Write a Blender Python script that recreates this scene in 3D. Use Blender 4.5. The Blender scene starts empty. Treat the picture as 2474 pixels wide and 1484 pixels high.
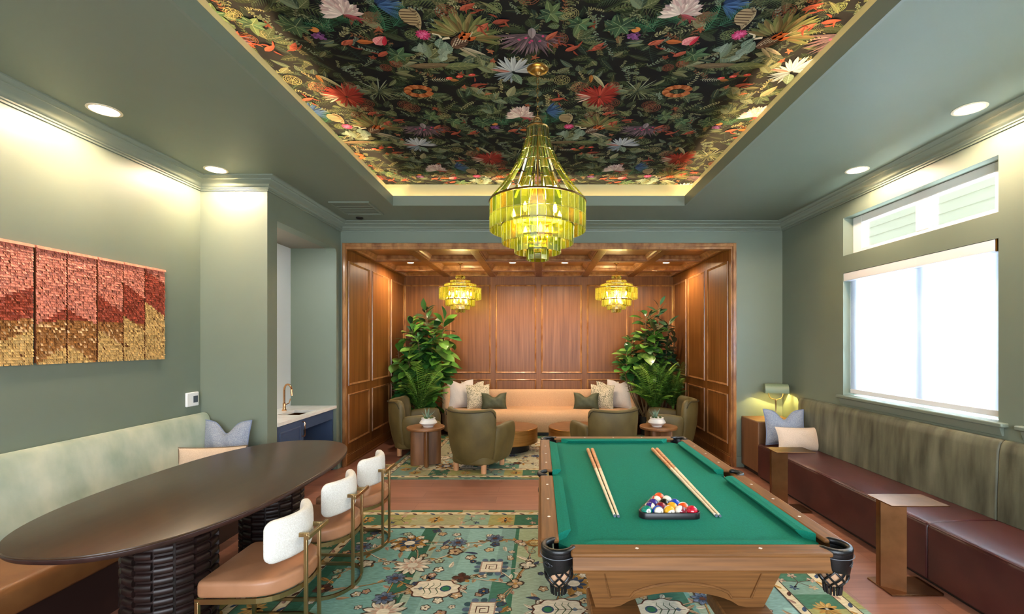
import bpy, math, random
from math import sin, cos, pi, sqrt, radians, atan2, hypot, exp
from mathutils import Vector, Matrix
sc = bpy.context.scene
COL = sc.collection
R = random.Random(11)

# ---------------------------------------------------------------- camera, view, world
cam_d = bpy.data.cameras.new('camera'); cam = bpy.data.objects.new('camera', cam_d); COL.objects.link(cam)
cam.location = (0, 0, 1.65); cam.rotation_euler = (pi/2, 0, 0)
cam_d.sensor_width = 36.0; cam_d.lens = 16.0
cam_d.shift_x = -68/2474; cam_d.shift_y = 86/2474; cam_d.clip_start = 0.05
sc.camera = cam
sc.view_settings.view_transform = 'Standard'; sc.view_settings.look = 'None'
sc.view_settings.gamma = 1.0; sc.view_settings.use_curve_mapping = False
sc.view_settings.exposure = 0.95
sc.cycles.max_bounces = 9; sc.cycles.diffuse_bounces = 5; sc.cycles.glossy_bounces = 4
sc.cycles.transmission_bounces = 4; sc.cycles.transparent_max_bounces = 24
sc.cycles.caustics_reflective = False; sc.cycles.caustics_refractive = False
sc.cycles.sample_clamp_indirect = 6.0
sc.cycles.use_denoising = True
sc.cycles.use_adaptive_sampling = True; sc.cycles.adaptive_threshold = 0.03

w = bpy.data.worlds.new('sky'); sc.world = w; w.use_nodes = True
bg = w.node_tree.nodes['Background']; bg.inputs[0].default_value = (0.86, 0.93, 1.0, 1); bg.inputs[1].default_value = 2.4

def lamp(name, kind, loc, energy, color, rot=(0, 0, 0), **kw):
    d = bpy.data.lights.new(name, kind); d.energy = energy; d.color = color
    for k, v in kw.items(): setattr(d, k, v)
    o = bpy.data.objects.new(name, d); o.location = loc; o.rotation_euler = rot; COL.objects.link(o)
    o['kind'] = 'helper'
    return o
WARM = (1.0, 0.81, 0.62); DAY = (0.80, 0.90, 1.0)
# daylight entering by the shaded window on the right, its twin just outside the frame, and the glazing behind the camera
lamp('daylight_shaded_window', 'AREA', (3.62, 4.02, 1.75), 640, DAY, (0, radians(90), 0), shape='RECTANGLE', size=1.25, size_y=1.6)
lamp('daylight_shaded_window', 'AREA', (3.62, 2.18, 1.75), 640, DAY, (0, radians(90), 0), shape='RECTANGLE', size=1.25, size_y=1.6)
lamp('daylight_glazing', 'AREA', (0.0, -2.62, 1.75), 150, DAY, (radians(90), 0, 0), shape='RECTANGLE', size=4.6, size_y=2.3)
DOWN_XY = [(-2.985, 3.118), (-2.985, 4.19), (2.925, 3.10), (2.925, 4.20), (-2.985, 2.04), (2.925, 2.02), (-2.985, 0.9), (2.925, 0.9)]
for x, y in DOWN_XY:
    lamp('downlight_lamp', 'SPOT', (x, y, 3.215), 28, WARM, spot_size=radians(168), spot_blend=0.25, shadow_soft_size=0.06)
ALC_XY = [(-2.16, 7.56), (-0.46, 7.56), (0.41, 7.56), (2.10, 7.56)]
for x, y in ALC_XY:
    lamp('downlight_lamp', 'SPOT', (x, y, 2.945), 44, WARM, spot_size=radians(165), spot_blend=0.5, shadow_soft_size=0.05)

# ---------------------------------------------------------------- colour + material helpers
def lin(h):
    if not isinstance(h, str): return tuple(h)
    h = h.lstrip('#'); v = [int(h[i:i+2], 16)/255 for i in (0, 2, 4)]
    return tuple(c/12.92 if c <= 0.04045 else ((c+0.055)/1.055)**2.4 for c in v)
def rgba(h): return (*lin(h), 1)
MATS = {}
def mat(name, col, rough=0.5, metal=0.0, col2=None, scale=(6, 6, 6), detail=4.0, ramp=(0.35, 0.65), distort=0.0,
        bump=0.0, bscale=(200, 200, 200), sheen=0.0, coat=0.0, spec=0.5, emit=None, estr=0.0, attr=None, voronoi=False, mixattr=0.0, rvar=0.0):
    m = bpy.data.materials.new(name); m.use_nodes = True; MATS[name] = m
    nt = m.node_tree; N = nt.nodes; L = nt.links; p = N['Principled BSDF']
    p.inputs['Base Color'].default_value = rgba(col); p.inputs['Roughness'].default_value = rough
    p.inputs['Metallic'].default_value = metal; p.inputs['Specular IOR Level'].default_value = spec
    p.inputs['Sheen Weight'].default_value = sheen; p.inputs['Coat Weight'].default_value = coat
    p.inputs['Coat Roughness'].default_value = 0.12
    if sheen: p.inputs['Sheen Roughness'].default_value = 0.35; p.inputs['Sheen Tint'].default_value = rgba(col2 or col)
    tc = N.new('ShaderNodeTexCoord')
    src = None
    if col2:
        mp = N.new('ShaderNodeMapping'); mp.inputs['Scale'].default_value = scale
        L.new(tc.outputs['Object'], mp.inputs['Vector'])
        nz = N.new('ShaderNodeTexNoise'); nz.inputs['Scale'].default_value = 1.0; nz.inputs['Detail'].default_value = detail
        nz.inputs['Distortion'].default_value = distort
        L.new(mp.outputs[0], nz.inputs['Vector'])
        cr = N.new('ShaderNodeValToRGB'); cr.color_ramp.elements[0].position = ramp[0]; cr.color_ramp.elements[1].position = ramp[1]
        cr.color_ramp.elements[0].color = rgba(col); cr.color_ramp.elements[1].color = rgba(col2)
        L.new(nz.outputs['Fac'], cr.inputs[0]); src = cr.outputs[0]
        L.new(src, p.inputs['Base Color'])
        if rvar:
            mr = N.new('ShaderNodeMapRange'); mr.inputs[3].default_value = rough-rvar; mr.inputs[4].default_value = rough+rvar
            L.new(nz.outputs['Fac'], mr.inputs[0]); L.new(mr.outputs[0], p.inputs['Roughness'])
    if attr:
        at = N.new('ShaderNodeAttribute'); at.attribute_name = attr
        if src is not None:
            mx = N.new('ShaderNodeMix'); mx.data_type = 'RGBA'; mx.blend_type = 'MULTIPLY'; mx.inputs[0].default_value = 1.0
            L.new(at.outputs['Color'], mx.inputs[6]); L.new(src, mx.inputs[7]); L.new(mx.outputs[2], p.inputs['Base Color'])
        else: L.new(at.outputs['Color'], p.inputs['Base Color'])
    if bump:
        mp2 = N.new('ShaderNodeMapping'); mp2.inputs['Scale'].default_value = bscale; L.new(tc.outputs['Object'], mp2.inputs['Vector'])
        if voronoi: bz = N.new('ShaderNodeTexVoronoi'); out = bz.outputs['Distance']
        else: bz = N.new('ShaderNodeTexNoise'); bz.inputs['Detail'].default_value = 3; out = bz.outputs['Fac']
        bz.inputs['Scale'].default_value = 1.0
        L.new(mp2.outputs[0], bz.inputs['Vector'])
        b = N.new('ShaderNodeBump'); b.inputs['Strength'].default_value = bump; b.inputs['Distance'].default_value = 0.004
        L.new(out, b.inputs['Height']); L.new(b.outputs[0], p.inputs['Normal'])
    if emit: p.inputs['Emission Color'].default_value = rgba(emit); p.inputs['Emission Strength'].default_value = estr
    return m
def glass_mat(name, tint, gloss=0.12, tint2=None):
    m = bpy.data.materials.new(name); m.use_nodes = True; nt = m.node_tree; N = nt.nodes; L = nt.links
    N.remove(N['Principled BSDF']); out = N['Material Output']
    tr = N.new('ShaderNodeBsdfTransparent'); tr.inputs[0].default_value = rgba(tint)
    gl = N.new('ShaderNodeBsdfGlossy'); gl.inputs['Roughness'].default_value = 0.06; gl.inputs[0].default_value = (1, 1, 1, 1)
    if tint2:
        at = N.new('ShaderNodeAttribute'); at.attribute_name = 'Col'; L.new(at.outputs['Color'], tr.inputs[0])
    lw = N.new('ShaderNodeLayerWeight'); lw.inputs[0].default_value = 0.45
    mr = N.new('ShaderNodeMapRange'); mr.inputs[3].default_value = gloss; mr.inputs[4].default_value = 0.75
    L.new(lw.outputs['Fresnel'], mr.inputs[0])
    mx = N.new('ShaderNodeMixShader'); L.new(mr.outputs[0], mx.inputs[0]); L.new(tr.outputs[0], mx.inputs[1]); L.new(gl.outputs[0], mx.inputs[2])
    L.new(mx.outputs[0], out.inputs[0]); return m
def chandelier_glass(name, tint, glow):
    m = glass_mat(name, tint, 0.08); nt = m.node_tree; N = nt.nodes; L = nt.links
    out = [n for n in N if n.type == 'OUTPUT_MATERIAL'][0]; base = out.inputs[0].links[0].from_socket
    t = N.new('ShaderNodeBsdfTranslucent'); t.inputs[0].default_value = rgba(glow)
    mx = N.new('ShaderNodeMixShader'); mx.inputs[0].default_value = 0.06
    L.new(base, mx.inputs[1]); L.new(t.outputs[0], mx.inputs[2]); L.new(mx.outputs[0], out.inputs[0]); return m
def shade_mat(name, col):
    m = bpy.data.materials.new(name); m.use_nodes = True; nt = m.node_tree; N = nt.nodes; L = nt.links
    N.remove(N['Principled BSDF']); out = N['Material Output']
    a = N.new('ShaderNodeBsdfDiffuse'); a.inputs[0].default_value = rgba(col)
    b = N.new('ShaderNodeBsdfTranslucent'); b.inputs[0].default_value = rgba(col)
    mx = N.new('ShaderNodeMixShader'); mx.inputs[0].default_value = 0.6
    L.new(a.outputs[0], mx.inputs[1]); L.new(b.outputs[0], mx.inputs[2]); L.new(mx.outputs[0], out.inputs[0]); return m

GREEN = mat('sage_paint', '#757F71', 0.5, col2='#727C6E', scale=(1.5, 1.5, 1.5), bump=0.04, bscale=(90, 90, 90))
GREENT = mat('sage_trim_paint', '#757F72', 0.42)
OAK = mat('alcove_oak', '#885628', 0.36, col2='#653A17', scale=(26, 26, 0.9), detail=8, ramp=(0.28, 0.72), bump=0.05, bscale=(120, 120, 8), coat=0.04, spec=0.3, rvar=0.08)
OAKH = mat('coffer_oak', '#97602A', 0.36, col2='#74421A', scale=(0.9, 26, 26), detail=8, ramp=(0.3, 0.7), bump=0.05, bscale=(8, 120, 120), coat=0.25)
OAKT = mat('oak_molding', '#B5804E', 0.34, col2='#74431F', scale=(14, 14, 5), detail=6, ramp=(0.3, 0.72), coat=0.3)
WHITE = mat('white_paint', '#F2F2F3', 0.5)
DIM = mat('white_tile', '#D8D8DA', 0.35)
NAVY = mat('navy_lacquer', '#3F506E', 0.4)
QUARTZ = mat('white_quartz', '#F0EDE8', 0.2, col2='#E3DED6', scale=(9, 9, 9))
BRASS = mat('brass', '#B59C70', 0.28, 1.0)
BRASSD = mat('aged_brass', '#A98750', 0.3, 1.0, col2='#8A6C3E', scale=(30, 30, 4))
BRONZE = mat('bronze_plate', '#8A6140', 0.34, 1.0, col2='#6E4B30', scale=(5, 5, 5), detail=5)
COPPER = mat('polished_copper', '#D8A272', 0.14, 1.0)
BLACK = mat('black', '#0B0B0C', 0.4)
LED = mat('led_strip', '#FFD9A0', emit='#FFD29A', estr=62.0)
LENS = mat('downlight_lens', '#FFF2DD', emit='#FFE6C0', estr=14.0)
BULB = mat('bulb', '#FFE9B8', emit='#FFDF9E', estr=38.0)

# ---------------------------------------------------------------- mesh builder
class MB:
    def __init__(s): s.v = []; s.f = []; s.mi = []; s.c = []
    def face(s, idx, mi=0, col=None): s.f.append(tuple(idx)); s.mi.append(mi); s.c.append(col)
    def poly(s, pts, mi=0, col=None):
        b = len(s.v); s.v += [tuple(p) for p in pts]; s.face(range(b, b+len(pts)), mi, col)
    def box(s, x0, x1, y0, y1, z0, z1, mi=0, col=None, M=None):
        b = len(s.v)
        P = [(x0,y0,z0),(x1,y0,z0),(x1,y1,z0),(x0,y1,z0),(x0,y0,z1),(x1,y0,z1),(x1,y1,z1),(x0,y1,z1)]
        if M: P = [tuple(M @ Vector(p)) for p in P]
        s.v += P
        for q in ((3,2,1,0),(4,5,6,7),(0,1,5,4),(1,2,6,5),(2,3,7,6),(3,0,4,7)): s.face([b+i for i in q], mi, col)
        return s
    def hexa(s, P, mi=0, col=None):     # 8 corners, bottom loop then top loop
        b = len(s.v); s.v += [tuple(p) for p in P]
        for q in ((3,2,1,0),(4,5,6,7),(0,1,5,4),(1,2,6,5),(2,3,7,6),(3,0,4,7)): s.face([b+i for i in q], mi, col)
        return s
    def loft(s, rings, closed=True, cap=True, mi=0, col=None):
        b = len(s.v); n = len(rings[0])
        for r in rings: s.v += [tuple(p) for p in r]
        for i in range(len(rings)-1):
            for k in range(n if closed else n-1):
                k2 = (k+1) % n
                s.face((b+i*n+k, b+i*n+k2, b+(i+1)*n+k2, b+(i+1)*n+k), mi, col)
        if cap:
            s.face([b+k for k in range(n-1, -1, -1)], mi, col)
            e = b+(len(rings)-1)*n; s.face([e+k for k in range(n)], mi, col)
        return s
    def prism(s, pts, axis, a, b, mi=0, col=None):      # 2d outline extruded along axis x/y/z
        def P(p, t): return {'x': (t, p[0], p[1]), 'y': (p[0], t, p[1]), 'z': (p[0], p[1], t)}[axis]
        return s.loft([[P(p, a) for p in pts], [P(p, b) for p in pts]], True, True, mi, col)
    def lathe(s, prof, n=24, c=(0, 0, 0), mi=0, col=None, sx=1, sy=1, cap=True):
        rings = [[(c[0]+max(r, 1e-4)*cos(2*pi*k/n)*sx, c[1]+max(r, 1e-4)*sin(2*pi*k/n)*sy, c[2]+z) for k in range(n)] for r, z in prof]
        return s.loft(rings, True, cap, mi, col)
    def tube(s, pts, r, n=8, closed=False, mi=0, col=None, flat=1.0):
        P = [Vector(p) for p in pts]; m = len(P); rings = []
        up = None
        for i in range(m):
            if closed: t = P[(i+1) % m]-P[i-1]
            else: t = P[min(i+1, m-1)]-P[max(i-1, 0)]
            t.normalize()
            if up is None:
                a = Vector((0, 0, 1)) if abs(t.z) < 0.9 else Vector((1, 0, 0))
                up = (a-t*a.dot(t)).normalized()
            else: up = (up-t*up.dot(t)).normalized()
            sd = t.cross(up); rr = r(i/(m-1)) if callable(r) else r
            rings.append([tuple(P[i]+(sd*cos(2*pi*k/n)+up*sin(2*pi*k/n)*flat)*rr) for k in range(n)])
        if closed: rings.append(rings[0])
        return s.loft(rings, True, not closed, mi, col)
    def bar(s, pts, wd, ht, closed=False, mi=0):        # flat bar following a horizontal path, wd across, ht up
        m = len(pts); rings = []
        for i in range(m):
            a = pts[i-1] if (i or closed) else pts[i]; b = pts[(i+1) % m] if (i < m-1 or closed) else pts[i]
            tx, ty = b[0]-a[0], b[1]-a[1]; l = hypot(tx, ty) or 1; nx, ny = ty/l, -tx/l
            x, y, z = pts[i]
            rings.append([(x-nx*wd/2, y-ny*wd/2, z-ht/2), (x+nx*wd/2, y+ny*wd/2, z-ht/2), (x+nx*wd/2, y+ny*wd/2, z+ht/2), (x-nx*wd/2, y-ny*wd/2, z+ht/2)])
        if closed: rings.append(rings[0])
        return s.loft(rings, True, not closed, mi)
    def sphere(s, c, r, nu=16, nv=10, mi=0, col=None, sc_=(1, 1, 1)):
        rings = [[(c[0]+r*sc_[0]*sin(pi*j/nv)*cos(2*pi*k/nu), c[1]+r*sc_[1]*sin(pi*j/nv)*sin(2*pi*k/nu), c[2]-r*sc_[2]*cos(pi*j/nv)) for k in range(nu)] for j in range(nv+1)]
        rings[0] = [(c[0]+1e-4*r*cos(2*pi*k/nu), c[1]+1e-4*r*sin(2*pi*k/nu), c[2]-r*sc_[2]) for k in range(nu)]
        rings[-1] = [(c[0]+1e-4*r*cos(2*pi*k/nu), c[1]+1e-4*r*sin(2*pi*k/nu), c[2]+r*sc_[2]) for k in range(nu)]
        return s.loft(rings, True, True, mi, col)
    def grid(s, G, mi=0, col=None):
        b = len(s.v); m = len(G[0])
        for r in G: s.v += [tuple(p) for p in r]
        for i in range(len(G)-1):
            for j in range(m-1): s.face((b+i*m+j, b+i*m+j+1, b+(i+1)*m+j+1, b+(i+1)*m+j), mi, col)
        return s
    def slab(s, out, z0, z1, r, rb=None, seg=4, crown=0.0, mi=0, dome=3):
        rb = r if rb is None else rb
        cx = sum(p[0] for p in out)/len(out); cy = sum(p[1] for p in out)/len(out)
        def ins(d, z, k=1.0):
            o = []
            for x, y in out:
                l = hypot(x-cx, y-cy); q = (1-d/l)*k; o.append((cx+(x-cx)*q, cy+(y-cy)*q, z))
            return o
        rings = []
        for i in range(seg+1):
            a = pi/2*i/seg; rings.append(ins(rb*(1-sin(a)), z0+rb*(1-cos(a))))
        for i in range(seg+1):
            a = pi/2*i/seg; rings.append(ins(r*(1-cos(a)), z1-r+r*sin(a)))
        if crown:
            for i in range(1, dome+1):
                k = 1-i/(dome+0.4); rings.append(ins(r, z1+crown*(1-k*k), k))
        return s.loft(rings, True, True, mi)
    def ribbon(s, path, th, z0, z1, n=3.5, M=20, off=None, end=0.0, mi=0, lean=None):
        F = lambda q, t: q(t) if callable(q) else q
        m = len(path); L = [0]
        for i in range(1, m): L.append(L[-1]+hypot(path[i][0]-path[i-1][0], path[i][1]-path[i-1][1]))
        rings = []
        for i in range(m):
            a = path[max(i-1, 0)]; b = path[min(i+1, m-1)]; tx, ty = b[0]-a[0], b[1]-a[1]; l = hypot(tx, ty); nx, ny = ty/l, -tx/l
            t = L[i]/L[-1]; e = 1.0
            if end:
                d = min(L[i], L[-1]-L[i]); e = sqrt(max(1-((end-min(d, end))/end)**2, 0.0))*0.97+0.03
            zz0, zz1 = F(z0, t), F(z1, t); zc = (zz0+zz1)/2; ring = []
            for k in range(M):
                a_ = 2*pi*k/M; c_, s_ = cos(a_), sin(a_)
                u = math.copysign(abs(c_)**(2/n), c_)*F(th, t)/2*e; v = math.copysign(abs(s_)**(2/n), s_)*(zz1-zz0)/2*(0.55+0.45*e if end else 1)
                z = zc+v; o = u+(off(z, t) if off else 0)
                ring.append((path[i][0]+nx*o, path[i][1]+ny*o, z))
            rings.append(ring)
        return s.loft(rings, True, True, mi)
    def build(s, name, mats, parent=None, smooth=True, bevel=0.0, ang=38, loc=None, subsurf=0):
        me = bpy.data.meshes.new(name); me.from_pydata(s.v, [], s.f)
        mats = mats if isinstance(mats, (list, tuple)) else [mats]
        for m in mats: me.materials.append(m)
        if any(s.mi): me.polygons.foreach_set('material_index', s.mi)
        if any(c is not None for c in s.c):
            ca = me.color_attributes.new('Col', 'FLOAT_COLOR', 'CORNER'); buf = []
            for f, c in zip(s.f, s.c): buf += ([*(c or (1, 1, 1)), 1.0])*len(f)
            ca.data.foreach_set('color', buf)
        if smooth:
            me.polygons.foreach_set('use_smooth', [True]*len(me.polygons)); me.set_sharp_from_angle(angle=radians(ang))
        me.update(); me.validate()
        o = bpy.data.objects.new(name, me); COL.objects.link(o)
        if parent: o.parent = parent
        if loc: o.location = loc
        if bevel:
            b = o.modifiers.new('bevel', 'BEVEL'); b.width = bevel; b.segments = 2; b.limit_method = 'ANGLE'; b.angle_limit = radians(40)
        if subsurf:
            b = o.modifiers.new('subsurf', 'SUBSURF'); b.levels = subsurf; b.render_levels = subsurf
        return o

def thing(name, label, cat, loc=(0, 0, 0), rz=0.0, group=None):
    o = bpy.data.objects.new(name, None); COL.objects.link(o); o.location = loc; o.rotation_euler = (0, 0, rz)
    o.empty_display_size = 0.1; o['label'] = label; o['category'] = cat
    if group: o['group'] = group
    return o
def tag(o, label, cat, group=None, kind=None):
    o['label'] = label; o['category'] = cat
    if group: o['group'] = group
    if kind: o['kind'] = kind
    return o
def struct(name, mb, m, parent=None, label=None, cat=None, **kw):
    o = mb.build(name, m, parent, **kw)
    if not parent: o['kind'] = 'structure'
    return o
def copy_tree(o, parent=None):
    c = o.copy(); COL.objects.link(c); c.parent = parent
    for ch in o.children: copy_tree(ch, c)
    return c
def sup(rx, ry, n=2.6, N=64, c=(0, 0)):
    o = []
    for k in range(N):
        a = 2*pi*k/N; ca, sa = cos(a), sin(a)
        o.append((c[0]+rx*math.copysign(abs(ca)**(2/n), ca), c[1]+ry*math.copysign(abs(sa)**(2/n), sa)))
    return o
def sweep(mb, path, prof, mi=0):       # mitred moulding; prof = (distance to the right of heading, z)
    m = len(path); rings = []
    for i in range(m):
        ns = []
        for a, b in ((i-1, i), (i, i+1)):
            if a < 0 or b >= m: continue
            dx, dy = path[b][0]-path[a][0], path[b][1]-path[a][1]; l = hypot(dx, dy); ns.append((dy/l, -dx/l))
        nx = sum(q[0] for q in ns)/len(ns); ny = sum(q[1] for q in ns)/len(ns); k = nx*nx+ny*ny
        rings.append([(path[i][0]+nx/k*d, path[i][1]+ny/k*d, z) for d, z in prof])
    return mb.loft(rings, True, True, mi)
# ================================================================ ROOM SHELL
CZ = 3.245; XL, XR, XK, YB, YJ = -3.30, 3.22, -2.65, 6.05, 4.42
TX0, TX1, TY0, TY1 = -1.714, 1.682, 0.75, 5.297      # tray opening
PZ = 3.535                                            # papered ceiling
FLOORM = mat('plank_floor', '#A8735C', 0.36, col2='#8C5C49', scale=(2.2, 26, 1), detail=6, ramp=(0.25, 0.75), bump=0.03, bscale=(6, 120, 1))
def plank_nodes(m):
    nt = m.node_tree; N = nt.nodes; L = nt.links; p = N['Principled BSDF']
    src = p.inputs['Base Color'].links[0].from_socket
    tc = N.new('ShaderNodeTexCoord'); br = N.new('ShaderNodeTexBrick'); L.new(tc.outputs['Object'], br.inputs['Vector'])
    br.offset = 0.37; br.inputs['Scale'].default_value = 1.0; br.inputs['Brick Width'].default_value = 1.25; br.inputs['Row Height'].default_value = 0.18
    br.inputs['Mortar Size'].default_value = 0.0015; br.inputs['Mortar Smooth'].default_value = 0.1
    br.inputs['Color1'].default_value = (1, 1, 1, 1); br.inputs['Color2'].default_value = (0.74, 0.72, 0.72, 1); br.inputs['Mortar'].default_value = (0.45, 0.4, 0.38, 1)
    mx = N.new('ShaderNodeMix'); mx.data_type = 'RGBA'; mx.blend_type = 'MULTIPLY'; mx.inputs[0].default_value = 1.0
    L.new(src, mx.inputs[6]); L.new(br.outputs['Color'], mx.inputs[7]); L.new(mx.outputs[2], p.inputs['Base Color'])
plank_nodes(FLOORM)
struct('floor', MB().box(-3.6, 3.5, -2.7, 8.9, -0.1, 0), FLOORM, smooth=False)

# ceiling with the opening of the tray
m = MB()
m.box(-3.5, TX0-0.02, -2.7, 6.2, CZ, CZ+0.03).box(TX1+0.02, 3.4, -2.7, 6.2, CZ, CZ+0.03)
m.box(TX0-0.02, TX1+0.02, -2.7, TY0-0.02, CZ, CZ+0.03).box(TX0-0.02, TX1+0.02, TY1+0.02, 6.2, CZ, CZ+0.03)
struct('ceiling', m, GREEN, smooth=False)
m = MB(); s_ = 0.125; t_ = 0.02; LZ = 3.36        # upstand lip
m.box(TX0-t_, TX0, TY0-t_, TY1+t_, CZ, LZ).box(TX1, TX1+t_, TY0-t_, TY1+t_, CZ, LZ)
m.box(TX0, TX1, TY0-t_, TY0, CZ, LZ).box(TX0, TX1, TY1, TY1+t_, CZ, LZ)
struct('ceiling_tray_lip', m, GREENT, smooth=False)
m = MB(); a0, a1, b0, b1 = TX0-s_, TX1+s_, TY0-s_, TY1+s_
m.box(a0-0.05, a0, b0-0.05, b1+0.05, CZ+0.03, PZ+0.08).box(a1, a1+0.05, b0-0.05, b1+0.05, CZ+0.03, PZ+0.08)
m.box(a0, a1, b0-0.05, b0, CZ+0.03, PZ+0.08).box(a0, a1, b1, b1+0.05, CZ+0.03, PZ+0.08)
struct('ceiling_tray_side', m, mat('cove_paint', '#A8A684', 0.6), smooth=False)
m = MB(); zl = CZ+0.036
m.box(a0+0.012, a0+0.03, b0+0.03, b1-0.03, zl, zl+0.008).box(a1-0.03, a1-0.012, b0+0.03, b1-0.03, zl, zl+0.008)
m.box(a0+0.03, a1-0.03, b1-0.03, b1-0.012, zl, zl+0.008).box(a0+0.03, a1-0.03, b0+0.012, b0+0.03, zl, zl+0.008)
tag(m.build('cove_light_strip', LED, smooth=False), 'warm light strip hidden in the cove around the papered ceiling', 'light')

# walls
struct('wall_left', MB().box(-3.5, XL, -2.7, YJ, 0, CZ+0.03), GREEN, smooth=False)
struct('wall_recess_return', MB().box(-3.5, XK, YJ, 4.583, 0, CZ+0.03), GREEN, smooth=False)
m = MB(); NZ = 2.875; NY = 5.92; NX = -3.245
m.box(-2.79, XK, 4.583, NY, NZ, CZ+0.03).box(-2.79, XK, NY+0.0, YB, 0, CZ+0.03)
rr = 0.07                                                   # rounded corner bead of the opening
m.prism([(NY, NZ)]+[(NY-rr+rr*cos(a), NZ-rr+rr*sin(a)) for a in [pi/2*i/6 for i in range(7)]], 'x', -2.79, XK)
struct('wall_bar_niche', m, GREEN, smooth=False)
struct('wall_niche_end', MB().box(-3.5, -2.79, NY, NY+0.12, 0, CZ), GREEN, smooth=False)
struct('wall_niche_back', MB().box(-3.5, NX, 4.583, NY, 0, NZ), WHITE, smooth=False)
struct('ceiling_niche', MB().box(-3.5, -2.79, 4.583, NY, NZ, NZ+0.1), mat('niche_soffit', '#8C8478', 0.6), smooth=False)
AX0, AX1, AY1, AZ, BZ = -2.595, 2.54, 8.69, 2.985, 2.90
m = MB(); m.box(XK-0.15, AX0-0.03, YB, YB+0.15, 0, CZ+0.03).box(AX1+0.03, 3.4, YB, YB+0.15, 0, CZ+0.03).box(AX0-0.03, AX1+0.03, YB, YB+0.15, 2.965, CZ+0.03)
struct('wall_back', m, GREEN, smooth=False)
W1 = (3.198, 4.837); W2 = (1.30, 3.0)
m = MB()
for y0, y1 in ((W1[1], 6.2), (W2[1], W1[0]), (-2.7, W2[0])): m.box(XR, XR+0.17, y0, y1, 0, CZ+0.03)
for y0, y1 in (W1, W2): m.box(XR, XR+0.17, y0, y1, 0, 1.085).box(XR, XR+0.17, y0, y1, 2.385, 2.569).box(XR, XR+0.17, y0, y1, 2.97, CZ+0.03)
struct('wall_right', m, GREEN, smooth=False)
m = MB()
m.box(-3.5, -2.5, -2.7, -2.5, 0, CZ+0.03).box(2.5, 3.4, -2.7, -2.5, 0, CZ+0.03).box(-2.5, 2.5, -2.7, -2.5, 0, 0.5).box(-2.5, 2.5, -2.7, -2.5, 3.0, CZ+0.03)
struct('wall_front', m, GREEN, smooth=False)
m = MB()
for x in (-2.47, -0.84, 0.84, 2.47): m.box(x-0.03, x+0.03, -2.58, -2.52, 0.5, 3.0)
m.box(-2.5, 2.5, -2.58, -2.52, 0.5, 0.56).box(-2.5, 2.5, -2.58, -2.52, 2.94, 3.0)
struct('window_3', m, WHITE, smooth=False)

# windows on the right wall
def window_set(n, y0, y1, z0, z1, xf):
    m = MB(); jw = 0.13; mid = (y0+y1)/2-0.06; hw = 0.07
    m.box(xf, xf+0.05, y0, y0+jw, z0, z1).box(xf, xf+0.05, y1-jw, y1, z0, z1).box(xf, xf+0.05, y0+jw, y1-jw, z1-0.075, z1).box(xf, xf+0.05, y0+jw, y1-jw, z0, z0+0.06)
    m.box(xf-0.004, xf+0.05, mid-hw, mid+hw, z0+0.06, z1-0.075)
    w_ = struct('window_%d' % n, m, mat('window_frame_%d' % n, '#F4F3F5', 0.4), bevel=0.004)
    g = MB(); g.box(xf+0.03, xf+0.036, y0+jw, mid-hw, z0+0.06, z1-0.075).box(xf+0.03, xf+0.036, mid+hw, y1-jw, z0+0.06, z1-0.075)
    g.build('window_pane', glass_mat('window_glass_%d' % n, (0.93, 0.97, 0.96), 0.03), w_, smooth=False)
window_set(1, W1[0], W1[1], 2.569, 2.97, 3.325); window_set(2, W1[0], W1[1], 1.10, 2.385, 3.335)
window_set(4, W2[0], W2[1], 2.569, 2.97, 3.325); window_set(5, W2[0], W2[1], 1.10, 2.385, 3.335)
SHADE = shade_mat('roller_shade_cloth', (0.64, 0.66, 0.70))
for k, (y0, y1) in enumerate((W1, W2)):
    m = MB(); m.box(3.17, 3.30, y0-0.07, y1+0.05, 1.062, 1.094)
    s = struct('trim_%d' % (k+1), m, GREENT, bevel=0.008)
    MB().prism([(3.218, 1.062), (3.185, 1.062), (3.205, 1.0), (3.218, 1.0)], 'y', y0-0.04, y1+0.02).build('apron', GREENT, s, smooth=False)
    lab = ('white roller shade pulled down over the lower window above the velvet bench' if k == 0 else 'white roller shade over the nearer window, past the end of the first sill')
    t = thing('roller_shade', lab, 'window shade', (3.3, (y0+y1)/2, 1.1)); hw = (y1-y0)/2
    m = MB(); m.box(-0.004, -0.003, -hw+0.01, hw-0.006, 0.06, 1.24); m.build('shade_cloth', SHADE, t, smooth=False)
    MB().box(-0.012, 0.004, -hw+0.012, hw-0.01, 0.015, 0.06).build('hem_bar', mat('shade_hem', '#EDEBF0', 0.5), t, bevel=0.003)
    MB().box(-0.078, 0.02, -hw+0.03, hw-0.004, 1.20, 1.283).build('fascia', mat('shade_fascia', '#ECEAEF', 0.45), t, bevel=0.003)
    MB().box(-0.076, 0.02, -hw+0.012, -hw+0.024, 1.195, 1.283).build('end_bracket', BRASSD, t)

# outside wall seen through the clerestory
SID = mat('pale_siding', '#DFDCC2', 0.6)
m = MB()
for k in range(34):
    z = k*0.15; m.hexa([(5.6, 2.0, z), (5.62, 2.0, z), (5.62, 12, z), (5.6, 12, z), (5.618, 2.0, z+0.15), (5.62, 2.0, z+0.15), (5.62, 12, z+0.15), (5.618, 12, z+0.15)])
m.box(5.62, 5.75, 2, 12, 0, 5.1)
struct('wall_outside', m, SID, smooth=False)
struct('ground_outside', MB().box(3.39, 5.6, 0, 12, -0.1, 0), mat('outside_paving', '#B8B4A8', 0.8), smooth=False)

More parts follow.
